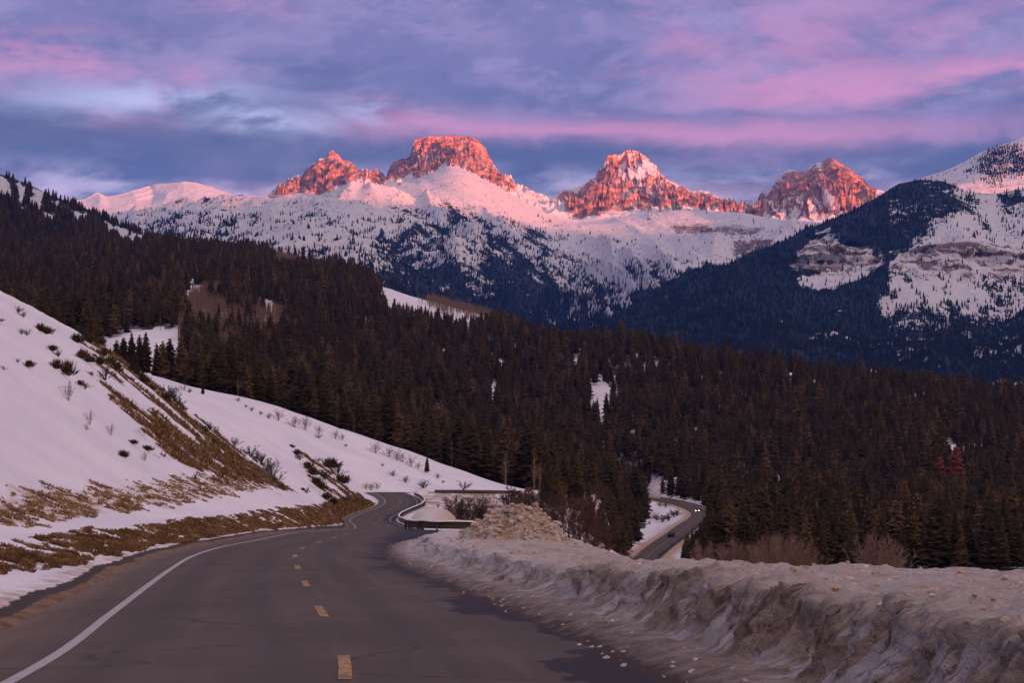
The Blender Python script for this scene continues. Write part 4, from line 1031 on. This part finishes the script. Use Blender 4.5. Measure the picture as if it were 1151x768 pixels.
def shrub(px, py, hp, ty, label, group=None, wid=1.0, Y=None, cat='shrub', name='shrub'):
    if Y: X_ = (px - CX) / F * Y; p = np.array([X_, Y, float(ground_z(np.array([X_]), np.array([Y * 1.0]))[0])])
    else: p = hit(px, py)
    me = SH[ty][int(px * 7 + py) % len(SH[ty])]
    o = bpy.data.objects.new(name, me); COL.objects.link(o); o.location = p; h = hp * p[1] / F; o.scale = (h * wid, h * wid, h); o.rotation_euler = (0, 0, px * 1.3)
    return tag(o, label, cat, group)
G1 = ('dark tuft of brush poking out of the smooth snow left of the brown earth strip', 'brush on the open near snow')
for px, py, hp, w_ in [(20, 352, 8, 1.2), (27, 357, 7, 1.2), (45, 373, 11, 1.1), (52, 377, 11, 1.2), (24, 377, 7, 1), (31, 378, 8, 1), (59, 396, 9, 1.3), (66, 402, 8, 1.3), (33, 414, 10, 1), (20, 408, 5, 1), (3, 418, 7, 1), (64, 416, 14, .8), (1, 362, 4, 2)]:
    shrub(px, py, hp, 's' if hp > 8 else 'd', G1[0], G1[1], w_)
shrub(76, 424, 22, 's', 'biggest sagebrush on the near snow, just left of the brown strip', wid=.7)
for px, py, hp, w_ in [(86, 386, 13, 1), (93, 384, 14, 1), (101, 386, 14, 1), (108, 390, 12, 1), (92, 404, 12, 1), (100, 408, 12, 1), (112, 412, 13, 1), (116, 402, 13, 1), (124, 412, 14, 1), (131, 420, 14, 1), (118, 428, 15, 1.1), (90, 434, 8, 1), (96, 438, 8, 1.2),
                       (146, 418, 14, 1), (154, 424, 14, 1), (161, 432, 13, 1), (170, 440, 9, 1), (186, 452, 12, 1), (205, 462, 8, 1), (150, 500, 7, 1.5), (165, 508, 8, 1.5), (230, 486, 8, 1), (240, 500, 8, 1)]:
    shrub(px, py, hp, 's' if (px + py) % 3 else 'd', GL['s'][0], GL['s'][1], w_)
for px, py, hp in [(188, 446, 15), (195, 452, 16), (201, 457, 12), (236, 484, 10), (242, 488, 9)]:
    shrub(px, py, hp, 'd', 'dark bush on the skyline of the near spur beside the earth strip', 'bushes on the near spur skyline')
for px, py, hp in [(282, 514, 14), (288, 520, 15), (294, 524, 15), (299, 530, 17), (305, 537, 17), (311, 545, 16), (317, 551, 10)]:
    shrub(px, py, hp, 'd', 'dark leafless bush in the dense row running down to the toe of the near spur', 'row of bushes at the spur toe')
shrub(264, 502, 11, 'd', 'rounded grey bush alone on the snow between the two earth patches')
shrub(219, 540, 8, 'd', 'small grey bush alone below the foot of the brown earth strip')
shrub(138, 516, 11, 's', 'small olive tuft alone in the middle of the near snow slope')
for px, py, hp in [(328, 504, 5), (334, 512, 7), (337, 518, 9), (346, 529, 11), (352, 536, 11), (356, 546, 11), (362, 552, 10), (372, 528, 15), (379, 536, 15), (384, 545, 13), (366, 562, 9), (374, 568, 9), (387, 566, 9), (345, 555, 7), (340, 552, 4), (357, 520, 6), (365, 540, 12)]:
    shrub(px, py, hp, 'd' if px % 2 else 's', 'dark brush on the small earth patch by the first far bend', 'brush on the small earth patch', 1.2)
for px, py, hp in [(207, 440, 8), (213, 442, 6), (302, 471, 6), (293, 467, 5), (313, 473, 13), (331, 481, 13), (343, 484, 15), (358, 489, 10), (359, 494, 6), (377, 494, 10), (385, 496, 8), (422, 510, 13), (437, 515, 12), (446, 518, 12), (452, 520, 10), (462, 525, 12), (470, 528, 8), (283, 463, 5), (276, 459, 4), (268, 452, 5), (389, 503, 4)]:
    shrub(px, py, hp, 'g' if hp > 7 else 'd', 'pale leafless sapling or twig bush scattered over the far snowy slope', 'sparse bushes on the far snowy slope')
for px, py, hp in [(442, 536, 7), (456, 543, 8), (430, 526, 4), (492, 539, 6), (498, 544, 4)]:
    shrub(px, py, hp, 'd', 'small dark bush on the lower far slope around the lone conifer', 'dark bushes around the lone conifer')
for px, py, hp in [(411, 552, 8), (417, 553, 9), (424, 552, 9)]:
    shrub(px, py, hp, 'g', 'twiggy grey bush beside the road where it bends out of sight', 'grey bushes at the vanishing bend')
shrub(476, 552, 11, 'd', 'spreading dark bush at the left end of the far roadside bank', wid=1.2)
shrub(521, 551, 11, 'd', 'round dark bush on the snow right above the far roadside rail', wid=1.0)
for px, hp in [(499, 27), (505, 34), (511, 31), (516, 36), (521, 33), (527, 34), (533, 36), (538, 32), (543, 35), (549, 31), (555, 27), (561, 24)]:
    shrub(px, 578, hp, 'r' if px % 2 else 'd', 'dense reddish brown bush behind the near guardrail', 'bushes behind the near guardrail', 1.0, Y=300 + px % 5 * 6)
for px, py, hp in [(566, 566, 14), (575, 568, 22), (583, 570, 22), (590, 573, 18), (598, 575, 18), (606, 578, 18), (570, 572, 16), (580, 576, 18), (592, 566, 16), (600, 566, 18), (609, 568, 18), (617, 572, 20), (625, 574, 20), (633, 576, 18), (612, 580, 16), (621, 585, 16)]:
    shrub(px, py, hp, 'd', 'dark bush at the head of the snowy gully below the small red car', 'bushes at the gully head', .9)
# bare trees in the gully
SH['t'] = [bare(21, 9, .42, M_twigred, 11, .012, nm='branches'), bare(22, 8, .45, M_twig, 10, .012, nm='branches'), bare(23, 10, .40, M_twigred, 10, .011, nm='branches')]
mb = MB(); mb.tube((0, 0, -.05), (0, 0, .30), .020, .012, 7); tk_me = mb.build('trunk', M_twig, link=False)
def bare_tree(px, py, hp, k, label, group=None, Y=None, wid=1.0):
    p = hit(px, py)
    if Y: X_ = (px - CX) / F * Y; p = np.array([X_, Y, float(ground_z(np.array([X_]), np.array([Y * 1.0]))[0])]); h = (CAMZ + (HY - (py - hp)) / F * Y) - p[2]
    else: h = hp * p[1] / F
    e_ = empty('bare_tree', tuple(p), label, 'tree', group, px)
    for me, nm in ((tk_me, 'trunk'), (SH['t'][k], 'branches')):
        c_ = bpy.data.objects.new(nm, me); COL.objects.link(c_); c_.parent = e_; c_.scale = (h * wid, h * wid, h)
bare_tree(652, 630, 84, 0, 'tallest reddish leafless tree in the gully right of the snow mound', Y=262)
bare_tree(640, 624, 70, 2, 'reddish leafless tree leaning behind the tallest one, on its left side', Y=290)
bare_tree(616, 612, 60, 1, 'dark leafless tree at the left end of the gully trees', Y=300)
bare_tree(624, 615, 56, 1, 'dark slender leafless tree second from the left in the gully', Y=320)
bare_tree(664, 632, 62, 2, 'leafless reddish tree just right of the tallest gully tree', Y=300)
bare_tree(676, 632, 44, 0, 'low leafless tree at the right end of the gully trees', Y=320)
for px, hp, Y_ in [(645, 20, 250), (655, 18, 245), (664, 20, 250), (673, 17, 255), (681, 16, 262), (690, 14, 270), (636, 18, 250), (667, 24, 280), (684, 18, 300), (697, 16, 330), (706, 14, 360), (658, 22, 330), (700, 20, 450), (668, 18, 430), (682, 16, 480), (650, 16, 420), (603, 14, 360), (610, 16, 380), (618, 18, 400), (626, 18, 420), (634, 20, 440), (642, 18, 460), (607, 16, 450), (615, 16, 480), (624, 18, 500), (633, 20, 520), (641, 20, 540), (655, 22, 520), (665, 22, 540), (675, 22, 560), (688, 20, 560), (698, 22, 560), (708, 20, 560), (648, 20, 300), (640, 16, 330), (652, 20, 360), (676, 20, 380), (690, 18, 400), (672, 16, 340)]:
    shrub(px, 0, hp, 'r', 'low reddish thicket bush on the gully snow at the foot of the bare trees', 'thicket bushes in the gully', 1.3, Y=Y_)
for px, hp, Y_ in [(785, 26, 640), (797, 26, 620), (812, 24, 610), (824, 30, 600), (838, 22, 600), (852, 26, 590), (866, 32, 590), (878, 34, 585), (889, 30, 590), (902, 24, 590), (914, 20, 590), (972, 34, 560), (984, 36, 560), (996, 32, 560), (1008, 24, 570), (818, 26, 600), (831, 22, 600), (845, 24, 600), (859, 30, 600), (872, 36, 600), (884, 30, 600), (896, 28, 600)]:
    Y_ = Y_ * .87
    X_ = (px - CX) / F * Y_; zb = float(ground_z(np.array([X_]), np.array([Y_ * 1.0]))[0]); top = 634 - hp
    shrub(px, 0, rowof(Y_, zb) - top, 'g', 'pale leafless brush just over the berm in front of the dark forest', 'pale brush over the berm', .55, Y=Y_)
for px, py, hp in [(742, 570, 6), (748, 571, 6), (738, 585, 8), (745, 588, 9), (752, 586, 9), (757, 582, 9), (761, 580, 7)]:
    shrub(px, py, hp, 'd', 'grey bush on the blue snow slope inside the bend of the lower road', 'bushes inside the lower bend', 1.3)

# bare aspen stands
def grove(n, poly, y0, y1, hm, seed, test=None):
    r = np.random.RandomState(seed); out_ = []
    ps = np.array(poly); 
    while len(out_) < n:
        Y_ = math.sqrt(r.uniform(y0**2, y1**2)); px = r.uniform(ps[:, 0].min(), ps[:, 0].max()); X_ = (px - CX) / F * Y_
        out_.append((X_, Y_))
    P_ = np.array(out_); z_ = ground_z(P_[:, 0], P_[:, 1]); py = rowof(P_[:, 1], z_)
    k = poly_mask(colof(P_[:, 0], P_[:, 1]), py, poly, 3) > .4
    return np.stack([P_[k, 0], P_[k, 1], z_[k]], -1)
def twigtree(seed):
    r = np.random.RandomState(seed); V = []; Fc = []
    def sl(a, b, w_):
        b0 = len(V); a = np.array(a); b = np.array(b); q = r.uniform(0, 3.14); o_ = np.array([math.cos(q), math.sin(q), 0]) * w_
        V.extend([a - o_, a + o_, b]); Fc.append((b0, b0 + 1, b0 + 2))
    sl((0, 0, 0), (0, 0, 1), .018); sl((0, 0, 0), (.01, 0, .95), .018)
    for i in range(26):
        z_ = r.uniform(.3, .95); q = r.uniform(0, 6.28); L = r.uniform(.08, .24) * (1.15 - z_) * 1.6
        sl((0, 0, z_), (L * math.cos(q), L * math.sin(q), z_ + L * .8), .010)
    return np.array(V), np.array(Fc)
TW = [twigtree(i) for i in range(6)]
gp = np.concatenate([grove(9000, ASPEN, 1150, 1900, 9, 5),
                     grove(1500, [(0, 330), (70, 322), (75, 345), (0, 352)], 1300, 2300, 9, 6), grove(1200, [(240, 292), (300, 288), (310, 300), (250, 302)], 1900, 2600, 9, 7),
                     grove(2600, [(470, 338), (520, 345), (556, 352), (560, 362), (500, 356)], 1900, 2500, 6, 8), grove(2500, [(300, 283), (380, 284), (380, 296), (300, 300)], 2100, 2900, 8, 9),
                     grove(900, [(560, 520), (620, 520), (640, 545), (600, 552), (560, 540)], 640, 1000, 9, 10)])
sc_ = scatter(700, 2300, 700); gp = np.concatenate([gp, sc_]); n_ = len(gp)
go = merge_protos('bare_aspen_grove', M_aspen, TW, gp, rs.uniform(6, 12, n_), rs.uniform(0, 6, n_), rs.uniform(0, 1, n_), rs.randint(0, 6, n_))
tag(go, 'pale leafless aspen stands filling gaps in the dark conifer forest', 'grove', kind='stuff')

# trees on the far mountains
def cone5(seed):
    r = np.random.RandomState(seed); V = []; Fc = []
    for k, (z0, z1, w_) in enumerate(((.0, .62, .20), (.35, 1.0, .14))):
        b0 = len(V)
        for i in range(5):
            q = 6.283 * i / 5 + k; j = r.uniform(.8, 1.25); V.append((w_ * j * math.cos(q), w_ * j * math.sin(q), z0))
        V.append((0, 0, z1)); Fc += [(b0 + i, b0 + (i + 1) % 5, b0 + 5) for i in range(5)]
    return np.array(V), np.array(Fc)
C5 = [cone5(i) for i in range(4)]
def on_layer(L, n, thr, span, seed, edge=.0, basep=.0, p0=-80, p1=1230):
    X_, Y_, Z_, W_, pxx, pyy = L; r = np.random.RandomState(seed)
    nrow = X_.shape[0]; pr = np.clip((W_ - thr) / span, basep, 1) * (pxx > p0) * (pxx < p1)
    # weight by how much of the picture each row step covers
    dpy = np.abs(np.gradient(pyy, axis=0)) + .02
    pr = pr * np.clip(dpy, 0, 3)
    pr[-10:] = 0
    pr = (pr / pr.sum()).ravel(); idx_ = r.choice(len(pr), n, p=pr)
    return np.stack([X_.ravel()[idx_] + r.uniform(-4, 4, n), Y_.ravel()[idx_] + r.uniform(-10, 10, n), Z_.ravel()[idx_] - 1.5], -1)
qe = on_layer(LAY_E, 85000, .12, .35, 1, basep=.03); qf = on_layer(LAY_F, 24000, .0, .8, 2, basep=.03); qg = on_layer(LAY_G, 1300, -.1, .6, 3, basep=.01)
q = np.concatenate([qe, qf, qg]); n_ = len(q)
hh = rs.uniform(9, 21, n_) * np.concatenate([np.where(rowof(qe[:, 1], qe[:, 2]) < 240, .6, 1.0), np.ones(len(qf)), np.ones(len(qg))])
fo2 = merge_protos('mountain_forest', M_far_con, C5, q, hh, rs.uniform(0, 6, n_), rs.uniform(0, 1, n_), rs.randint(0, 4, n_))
tag(fo2, 'countless tiny conifers dotted over the distant mountain flanks', 'forest', kind='stuff')
q = on_layer(LAY_D, 9000, .1, .8, 4, basep=.02, p0=-300, p1=420); n_ = len(q)
fo3 = merge_protos('ridge_forest', M_con, LO + MD, q, rs.uniform(12, 22, n_), rs.uniform(0, 6, n_), rs.uniform(0, 1, n_), rs.randint(0, 9, n_))
tag(fo3, 'dark conifers covering the left ridge under the sky', 'forest', kind='stuff')

# ------------------------------------------------------------------ dry grass
XX, YY, ZZ, dirt_, S3_, DD, PXr, PYr, st2, st3, pa_, pb_ = HILL
def blades(mask, n, hmin, hmax, seed, wk=.00042):
    r = np.random.RandomState(seed); ok = np.nonzero(mask.ravel())[0]
    i = r.choice(ok, n); x_ = XX.ravel()[i] + r.uniform(-.5, .5, n) * .0008 * YY.ravel()[i]; y_ = YY.ravel()[i] * (1 + r.uniform(-.5, .5, n) * .0068); z_ = ZZ.ravel()[i] - .02
    q = r.uniform(0, 6.28, n); h = r.uniform(hmin, hmax, n); l_ = h * r.uniform(.2, 1.3, n); q2 = r.uniform(0, 6.28, n); w_ = y_ * wk * r.uniform(.6, 1.4, n) + .002
    A = np.stack([x_ - w_, y_ + np.sin(q) * w_, z_], -1); B = np.stack([x_ + w_, y_ - np.sin(q) * w_, z_], -1); C = np.stack([x_ + l_ * np.cos(q2), y_ + l_ * np.sin(q2), z_ + h], -1)
    V = np.stack([A, B, C], 1).reshape(-1, 3)
    clump = .5 + .75 * fbm(x_ / .9, y_ / 2.0, 0, 4) + (.35 if seed == 2 else 0)
    return V, np.repeat(np.clip((clump * .7 + r.uniform(-.1, .4, n)) if seed != 2 else r.uniform(.62, .99, n), 0, .98), 3)
okx = (PXr > -40) & (DD > 5.3)
g1 = blades((st2 > .5) & (YY > 18) & (YY < 340) & okx & (dirt_ > .45), 70000, .04, .17, 1)
g2 = blades((S3_ > .36) & okx, 15000, .05, .18, 2)
g3 = blades((pa_ > .3) & (dirt_ > .5) & okx, 15000, .18, .5, 3)
g4 = blades((pb_ > .3) & (dirt_ > .5) & okx, 5000, .2, .5, 4)
g5 = blades((YY > 335) & (DD > 5.4) & (DD < 9) & okx, 6000, .2, .5, 5)
V = np.concatenate([k[0] for k in (g1, g2, g3, g4, g5)]); tn = np.concatenate([k[1] for k in (g1, g2, g3, g4, g5)])
gr = mesh_np('dry_grass', V, np.arange(len(V)).reshape(-1, 3), M_grass, False, {'tint': tn})
tag(gr, 'dry brown grass along the left verge and on the bare earth of the slope', 'grass', kind='stuff')

# ------------------------------------------------------------------ lumps of snow and dirt on the berm
Xb, Yb, Zb, Ub, Mb, Db = BERM
def lump(seed):
    r = np.random.RandomState(seed)
    p = (1 + 5**.5) / 2; v_ = np.array([(-1, p, 0), (1, p, 0), (-1, -p, 0), (1, -p, 0), (0, -1, p), (0, 1, p), (0, -1, -p), (0, 1, -p), (p, 0, -1), (p, 0, 1), (-p, 0, -1), (-p, 0, 1)]) / 1.9
    f_ = np.array([(0, 11, 5), (0, 5, 1), (0, 1, 7), (0, 7, 10), (0, 10, 11), (1, 5, 9), (5, 11, 4), (11, 10, 2), (10, 7, 6), (7, 1, 8), (3, 9, 4), (3, 4, 2), (3, 2, 6), (3, 6, 8), (3, 8, 9), (4, 9, 5), (2, 4, 11), (6, 2, 10), (8, 6, 7), (9, 8, 1)])
    v_ = v_ * r.uniform(.45, 1.35, v_.shape) * np.array([1, r.uniform(.7, 1.2), .75]); return v_, f_
LP = [lump(i) for i in range(8)]
def lumps(mask, n, s0, s1, seed):
    r = np.random.RandomState(seed); ok = np.nonzero(mask.ravel())[0]; i = r.choice(ok, n)
    s_ = np.exp(r.uniform(math.log(s0), math.log(s1), n)); s_ = np.minimum(s_, r.uniform(.004, .010, n) * Yb.ravel()[i])
    p_ = np.stack([Xb.ravel()[i] + r.uniform(-.05, .05, n), Yb.ravel()[i] + r.uniform(-.1, .1, n), Zb.ravel()[i] + s_ * .1], -1)
    return p_, s_
pxb = colof(Xb, Yb)
L1 = lumps((Mb > .06) & (Db < 1), 1500, .03, .15, 1); L2 = lumps((Ub > 1.7) & (Db < .3) & (pxb < 1300) & (Yb > 9), 1300, .015, .08, 2); L3 = lumps((Ub > -.2) & (Ub < 1.0) & (Yb > 8) & (Yb < 110), 420, .008, .05, 3)
p_ = np.concatenate([L1[0], L2[0], L3[0]]); s_ = np.concatenate([L1[1], L2[1], L3[1]]); n_ = len(p_)
ch = merge_protos('snow_lumps', M_chunk, LP, p_, s_, rs.uniform(0, 6, n_), rs.uniform(0, 1, n_), rs.randint(0, 8, n_))
tag(ch, 'broken lumps of dirty snow strewn over the berm and mound', 'snow lumps', kind='stuff')

# ------------------------------------------------------------------ guardrails
M_steel = simple('weathered steel', (.11, .085, .075), .55, .5); M_post = simple('timber post', (.07, .05, .04)); M_cap = simple('snow cap', (.78, .77, .80), .8)
def guardrail(path, label, snow=True, h=.78, every=3.8):
    path = np.array(path); g_ = empty('guardrail', tuple(path[0]), label, 'guardrail'); o_ = path[0]
    L_, s_ = spline(path, .8); R_ = frame(L_)
    prof_ = [(0, .06), (-.07, .12), (-.07, .22), (0, .28), (-.07, .36), (-.07, .45), (0, .50), (-.07, .58), (-.07, .70), (0, h)]
    V = np.stack([np.stack([L_[:, 0] + R_[:, 0] * a_, L_[:, 1] + R_[:, 1] * a_, L_[:, 2] + z_], -1) for a_, z_ in prof_], 1) - o_
    b_ = mesh_np('rail', V.reshape(-1, 3), grid_faces(*V.shape[:2]), M_steel, False, parent=g_)
    V2 = V.copy(); V2[..., 0] += R_[:, None, 0] * .03; V2[..., 1] += R_[:, None, 1] * .03
    if snow:
        pr = [(-.13, h - .02), (-.12, h + .07), (0, h + .12), (.16, h + .08), (.17, h - .02)]
        V3 = np.stack([np.stack([L_[:, 0] + R_[:, 0] * a_, L_[:, 1] + R_[:, 1] * a_, L_[:, 2] + z_ + .03 * np.sin(s_ * 1.3)], -1) for a_, z_ in pr], 1) - o_
        mesh_np('snow_cap', V3.reshape(-1, 3), grid_faces(*V3.shape[:2]), M_cap, True, parent=g_)
    n_ = min(90, int(s_[-1] / every) + 1)
    pm = MB(); pm.box((0, 0, .30), (.16, .18, .90)); pme = pm.build('post', M_post, link=False)
    for i in range(n_):
        j = min(len(L_) - 1, int(i * every / .8)); c_ = bpy.data.objects.new('post', pme); COL.objects.link(c_); c_.parent = g_
        c_.location = (L_[j, 0] + R_[j, 0] * .13 - o_[0], L_[j, 1] + R_[j, 1] * .13 - o_[1], L_[j, 2] - o_[2])
    return g_
def on_ground(pts2, dz=0):
    a_ = np.array(pts2, float); return [(x_, y_, float(ground_z(np.array([x_]), np.array([y_]))[0]) + dz) for x_, y_ in a_]
k1 = [P(457, 592.5, 226), P(470, 594.5, 212), P(495, 595.5, 208), P(530, 596, 208), P(564, 596.5, 208)]
guardrail(k1, 'near straight guardrail with a cap of snow behind the paved pull-off')
sel = (CL[:, 1] > 262) & (CL[:, 1] < 546); Rr = frame(CL)
k2 = [(CL[i, 0] + Rr[i, 0] * 5.3, CL[i, 1] + Rr[i, 1] * 5.3, CL[i, 2] - .1) for i in np.nonzero(sel)[0][::12]]
guardrail(k2, 'curving dark guardrail along the right edge of the far road bend', True, .8)
sel2 = np.nonzero((CL[:, 1] > 585) & (CL[:, 0] < 2))[0][::3]
k3 = [(CL[i, 0] + Rr[i, 0] * 5.3, CL[i, 1] + Rr[i, 1] * 5.3, CL[i, 2] - .1) for i in sel2]
guardrail(k3, 'long brown guardrail on top of the far roadside bank', False, .85)
sel3 = np.nonzero((LOW[:, 1] > 850) & (LOW[:, 1] < 1240))[0][::8]; Rl = frame(LOW)
k4 = [(LOW[i, 0] + Rl[i, 0] * 5.2, LOW[i, 1] + Rl[i, 1] * 5.2, LOW[i, 2]) for i in sel3]
guardrail(k4, 'pale guardrail around the upper bend of the lower road', True, .8)

# snow mounds behind the near guardrail and at the far bend
def mound_obj(c_, rx, ry, h, name='snow_mound', seed=0, lab=None, ochre_=.3):
    q_ = np.linspace(0, 2 * math.pi, 72); r_ = np.linspace(0, 1, 26)
    Q, R_ = np.meshgrid(q_, r_, indexing='ij'); bl = np.cos(Q) * R_; bm_ = np.sin(Q) * R_
    x_ = c_[0] + bl * rx; y_ = c_[1] + bm_ * ry
    wob_ = 1 + .22 * fbm(bl * 2 + seed, bm_ * 2, 0, 3)
    z_ = c_[2] - .4 + (h + .4) * np.clip(1 - R_**2.4, 0, 1)**.8 * wob_ + .06 * fbm(x_ / .5, y_ / .8, seed, 4) * (1 - R_)
    o_ = grid(name, np.stack([x_, y_, z_], -1), M_berm, {'along': y_, 'across': x_, 'up': z_, 'dirt': .10 + .15 * R_, 'mud': 0 * R_, 'ochre': ochre_ * np.clip(bl, 0, 1)})
    return tag(o_, lab, 'snow mound')
mound_obj(P(487, 580, 246), 2.6, 12, .85, seed=1, lab='rounded pinkish snow mound right behind the near guardrail', ochre_=.9)
mound_obj(P(474, 557, 548), 2.4, 4, 1.6, seed=3, lab='small whitish snow heap at the far end of the curving guardrail')

# ------------------------------------------------------------------ vehicles on the roads, road sign
def car_meshes(paint):
    body = MB()
    prof_ = [(-2.25, .35), (-2.3, .75), (-2.2, .98), (-1.2, 1.06), (-.55, 1.52), (.95, 1.54), (1.75, 1.10), (2.2, 1.02), (2.28, .6), (2.2, .32)]
    n_ = len(prof_); vs = []
    for sx_, ins in ((-1, 1), (1, 1)):
        for y_, z_ in prof_:
            w_ = .90 if z_ < 1.12 else .70
            vs.append((sx_ * w_, y_, z_))
    fs = [tuple(range(n_ - 1, -1, -1)), tuple(range(n_, 2 * n_))] + [(i, (i + 1) % n_, n_ + (i + 1) % n_, n_ + i) for i in range(n_)]
    body.add(vs, fs)
    return body
M_glass = simple('dark car glass', (.015, .016, .02), .15); M_tyre = simple('tyre', (.02, .02, .02)); M_rim = simple('rim', (.3, .3, .32), .4, .6)
M_head = simple('lit headlight', (.9, .85, .7), .3, 0, (1, .80, .52), 8.0); M_tail = simple('tail lamp', (.35, .02, .02), .3); M_lamp_off = simple('lamp glass', (.5, .5, .5), .2)
def car(loc, rz_, paint, label, lit, name='parked_car'):
    c_ = empty('car', loc, label, 'car', None, rz_)                        # nose points to local -Y
    car_meshes(paint).build('body', paint, c_)
    for nm, y0_, z0_, y1_, z1_ in (('windscreen', -1.16, 1.10, -.60, 1.49), ('rear_window', 1.70, 1.14, .99, 1.51)):
        w_ = MB(); s_ = -.012 if y0_ < 0 else .012
        w_.add([(-.72, y0_ + s_, z0_ + .02), (.72, y0_ + s_, z0_ + .02), (.60, y1_ + s_, z1_ + .02), (-.60, y1_ + s_, z1_ + .02)], [(0, 1, 2, 3)]); w_.build(nm, M_glass, c_)
    for sx_ in (-1, 1):
        w_ = MB(); w_.add([(sx_ * .865, -.95, 1.15), (sx_ * .72, -.5, 1.46), (sx_ * .72, .85, 1.47), (sx_ * .865, 1.45, 1.16)], [(0, 1, 2, 3)]); w_.build('side_window', M_glass, c_)
        for yy in (-1.4, 1.4):
            w_ = MB(); w_.tube((sx_ * .72, yy, .34), (sx_ * .93, yy, .34), .34, .34, 16); wh = w_.build('wheel', M_tyre, c_)
            w_ = MB(); w_.tube((sx_ * .93, yy, .34), (sx_ * .94, yy, .34), .20, .20, 12); w_.build('rim', M_rim, wh)
        h_ = MB(); h_.tube((sx_ * .66, -2.24, .80), (sx_ * .66, -2.33, .80), .13, .11, 12); h_.build('headlight', M_head if lit else M_lamp_off, c_)
        h_ = MB(); h_.box((sx_ * .72, 2.25, .88), (.26, .08, .16)); h_.build('tail_lamp', M_tail, c_)
    return c_
M_black = simple('black paint', (.012, .014, .018), .3); M_dark = simple('dark grey paint', (.05, .05, .055), .3); M_redp = simple('red paint', (.55, .03, .03), .35)
def along(L, Ytgt, off):
    i = int(np.argmin(abs(L[:, 1] - Ytgt))); r_ = frame(L)[i]; t_ = L[min(i + 1, len(L) - 1)] - L[i - 1]
    return (L[i, 0] + r_[0] * off, L[i, 1] + r_[1] * off, L[i, 2] + .01), math.atan2(-t_[0], t_[1])
p_, a_ = along(LOW, 680, -.6); car(p_, a_ + math.pi, M_black, 'small black car driving along the lower road in the valley', False)
p_, a_ = along(LOW, 930, -1.2); car(p_, math.radians(-2), M_dark, 'oncoming car with both headlights lit on the upper bend of the lower road', True)
i = int(np.argmin(abs(CL[:, 0] - 4.7) + (CL[:, 1] < 560) * 99)); car((CL[i, 0], CL[i, 1], CL[i, 2] + .01), math.pi, M_redp, 'red car half hidden behind the bank of the far roadside', False)
M_ys = simple('yellow sign face', (.75, .42, .03), .5)
p_, a_ = along(LOW, 1150, 6.3)
sg = empty('road_sign', p_, 'yellow diamond warning sign at the guardrail of the lower road', 'road sign', None, 0)
m_ = MB(); m_.tube((0, 0, -.4), (0, 0, 2.2), .05, .05, 8); m_.build('post', M_post, sg)
m_ = MB(); m_.box((0, 0, 0), (1.15, .03, 1.15)); pl_ = m_.build('sign_plate', M_ys, sg); pl_.rotation_euler = (0, math.pi / 4, 0); pl_.location = (0, -.07, 2.4)
# a broken stalk leaning out of the verge grass
b_ = MB(); p0_ = hit(120, 621)
b_.tube(p0_ + (0, 0, -.05), p0_ + np.array([-.42, 0, .42]), .014, .010, 6); b_.tube(p0_ + np.array([-.42, 0, .42]), p0_ + np.array([-.50, 0, .44]), .035, .03, 6); b_.tube(p0_ + np.array([-.12, 0, .12]), p0_ + np.array([-.10, 0, .5]), .006, .004, 5)
tag(b_.build('dead_stalk', M_twig), 'thin broken stalk leaning over the brown verge grass', 'stalk')
for px, py, hp in [(77, 452, 22), (101, 478, 16), (125, 490, 14), (163, 520, 12), (97, 486, 10)]:
    shrub(px, py, hp, 'g', 'thin dry weed stalks standing in the middle of the near snow slope', 'dry weed stalks on the near snow', .6, cat='weed', name='dry_weed')
# ------------------------------------------------------------------ air between the viewer and the far mountains
HB = (-21600, 21600, -8000, 21600, -141.5, 2330)
mb = MB(); mb.box(((HB[0] + HB[1]) / 2, (HB[2] + HB[3]) / 2, (HB[4] + HB[5]) / 2), (HB[1] - HB[0], HB[3] - HB[2], HB[5] - HB[4]))
m = bpy.data.materials.new('thin evening air'); m.use_nodes = True
t = NT(m.node_tree); t.n.clear()
o_ = t.n.new('ShaderNodeOutputMaterial'); pv = t.n.new('ShaderNodeVolumePrincipled')
pv.inputs['Color'].default_value = (.05, .22, 1.0, 1); pv.inputs['Density'].default_value = 2.35e-5; pv.inputs['Anisotropy'].default_value = .0
t.l.new(pv.outputs[0], o_.inputs['Volume'])
hz = mb.build('haze', m); hz['kind'] = 'stuff'
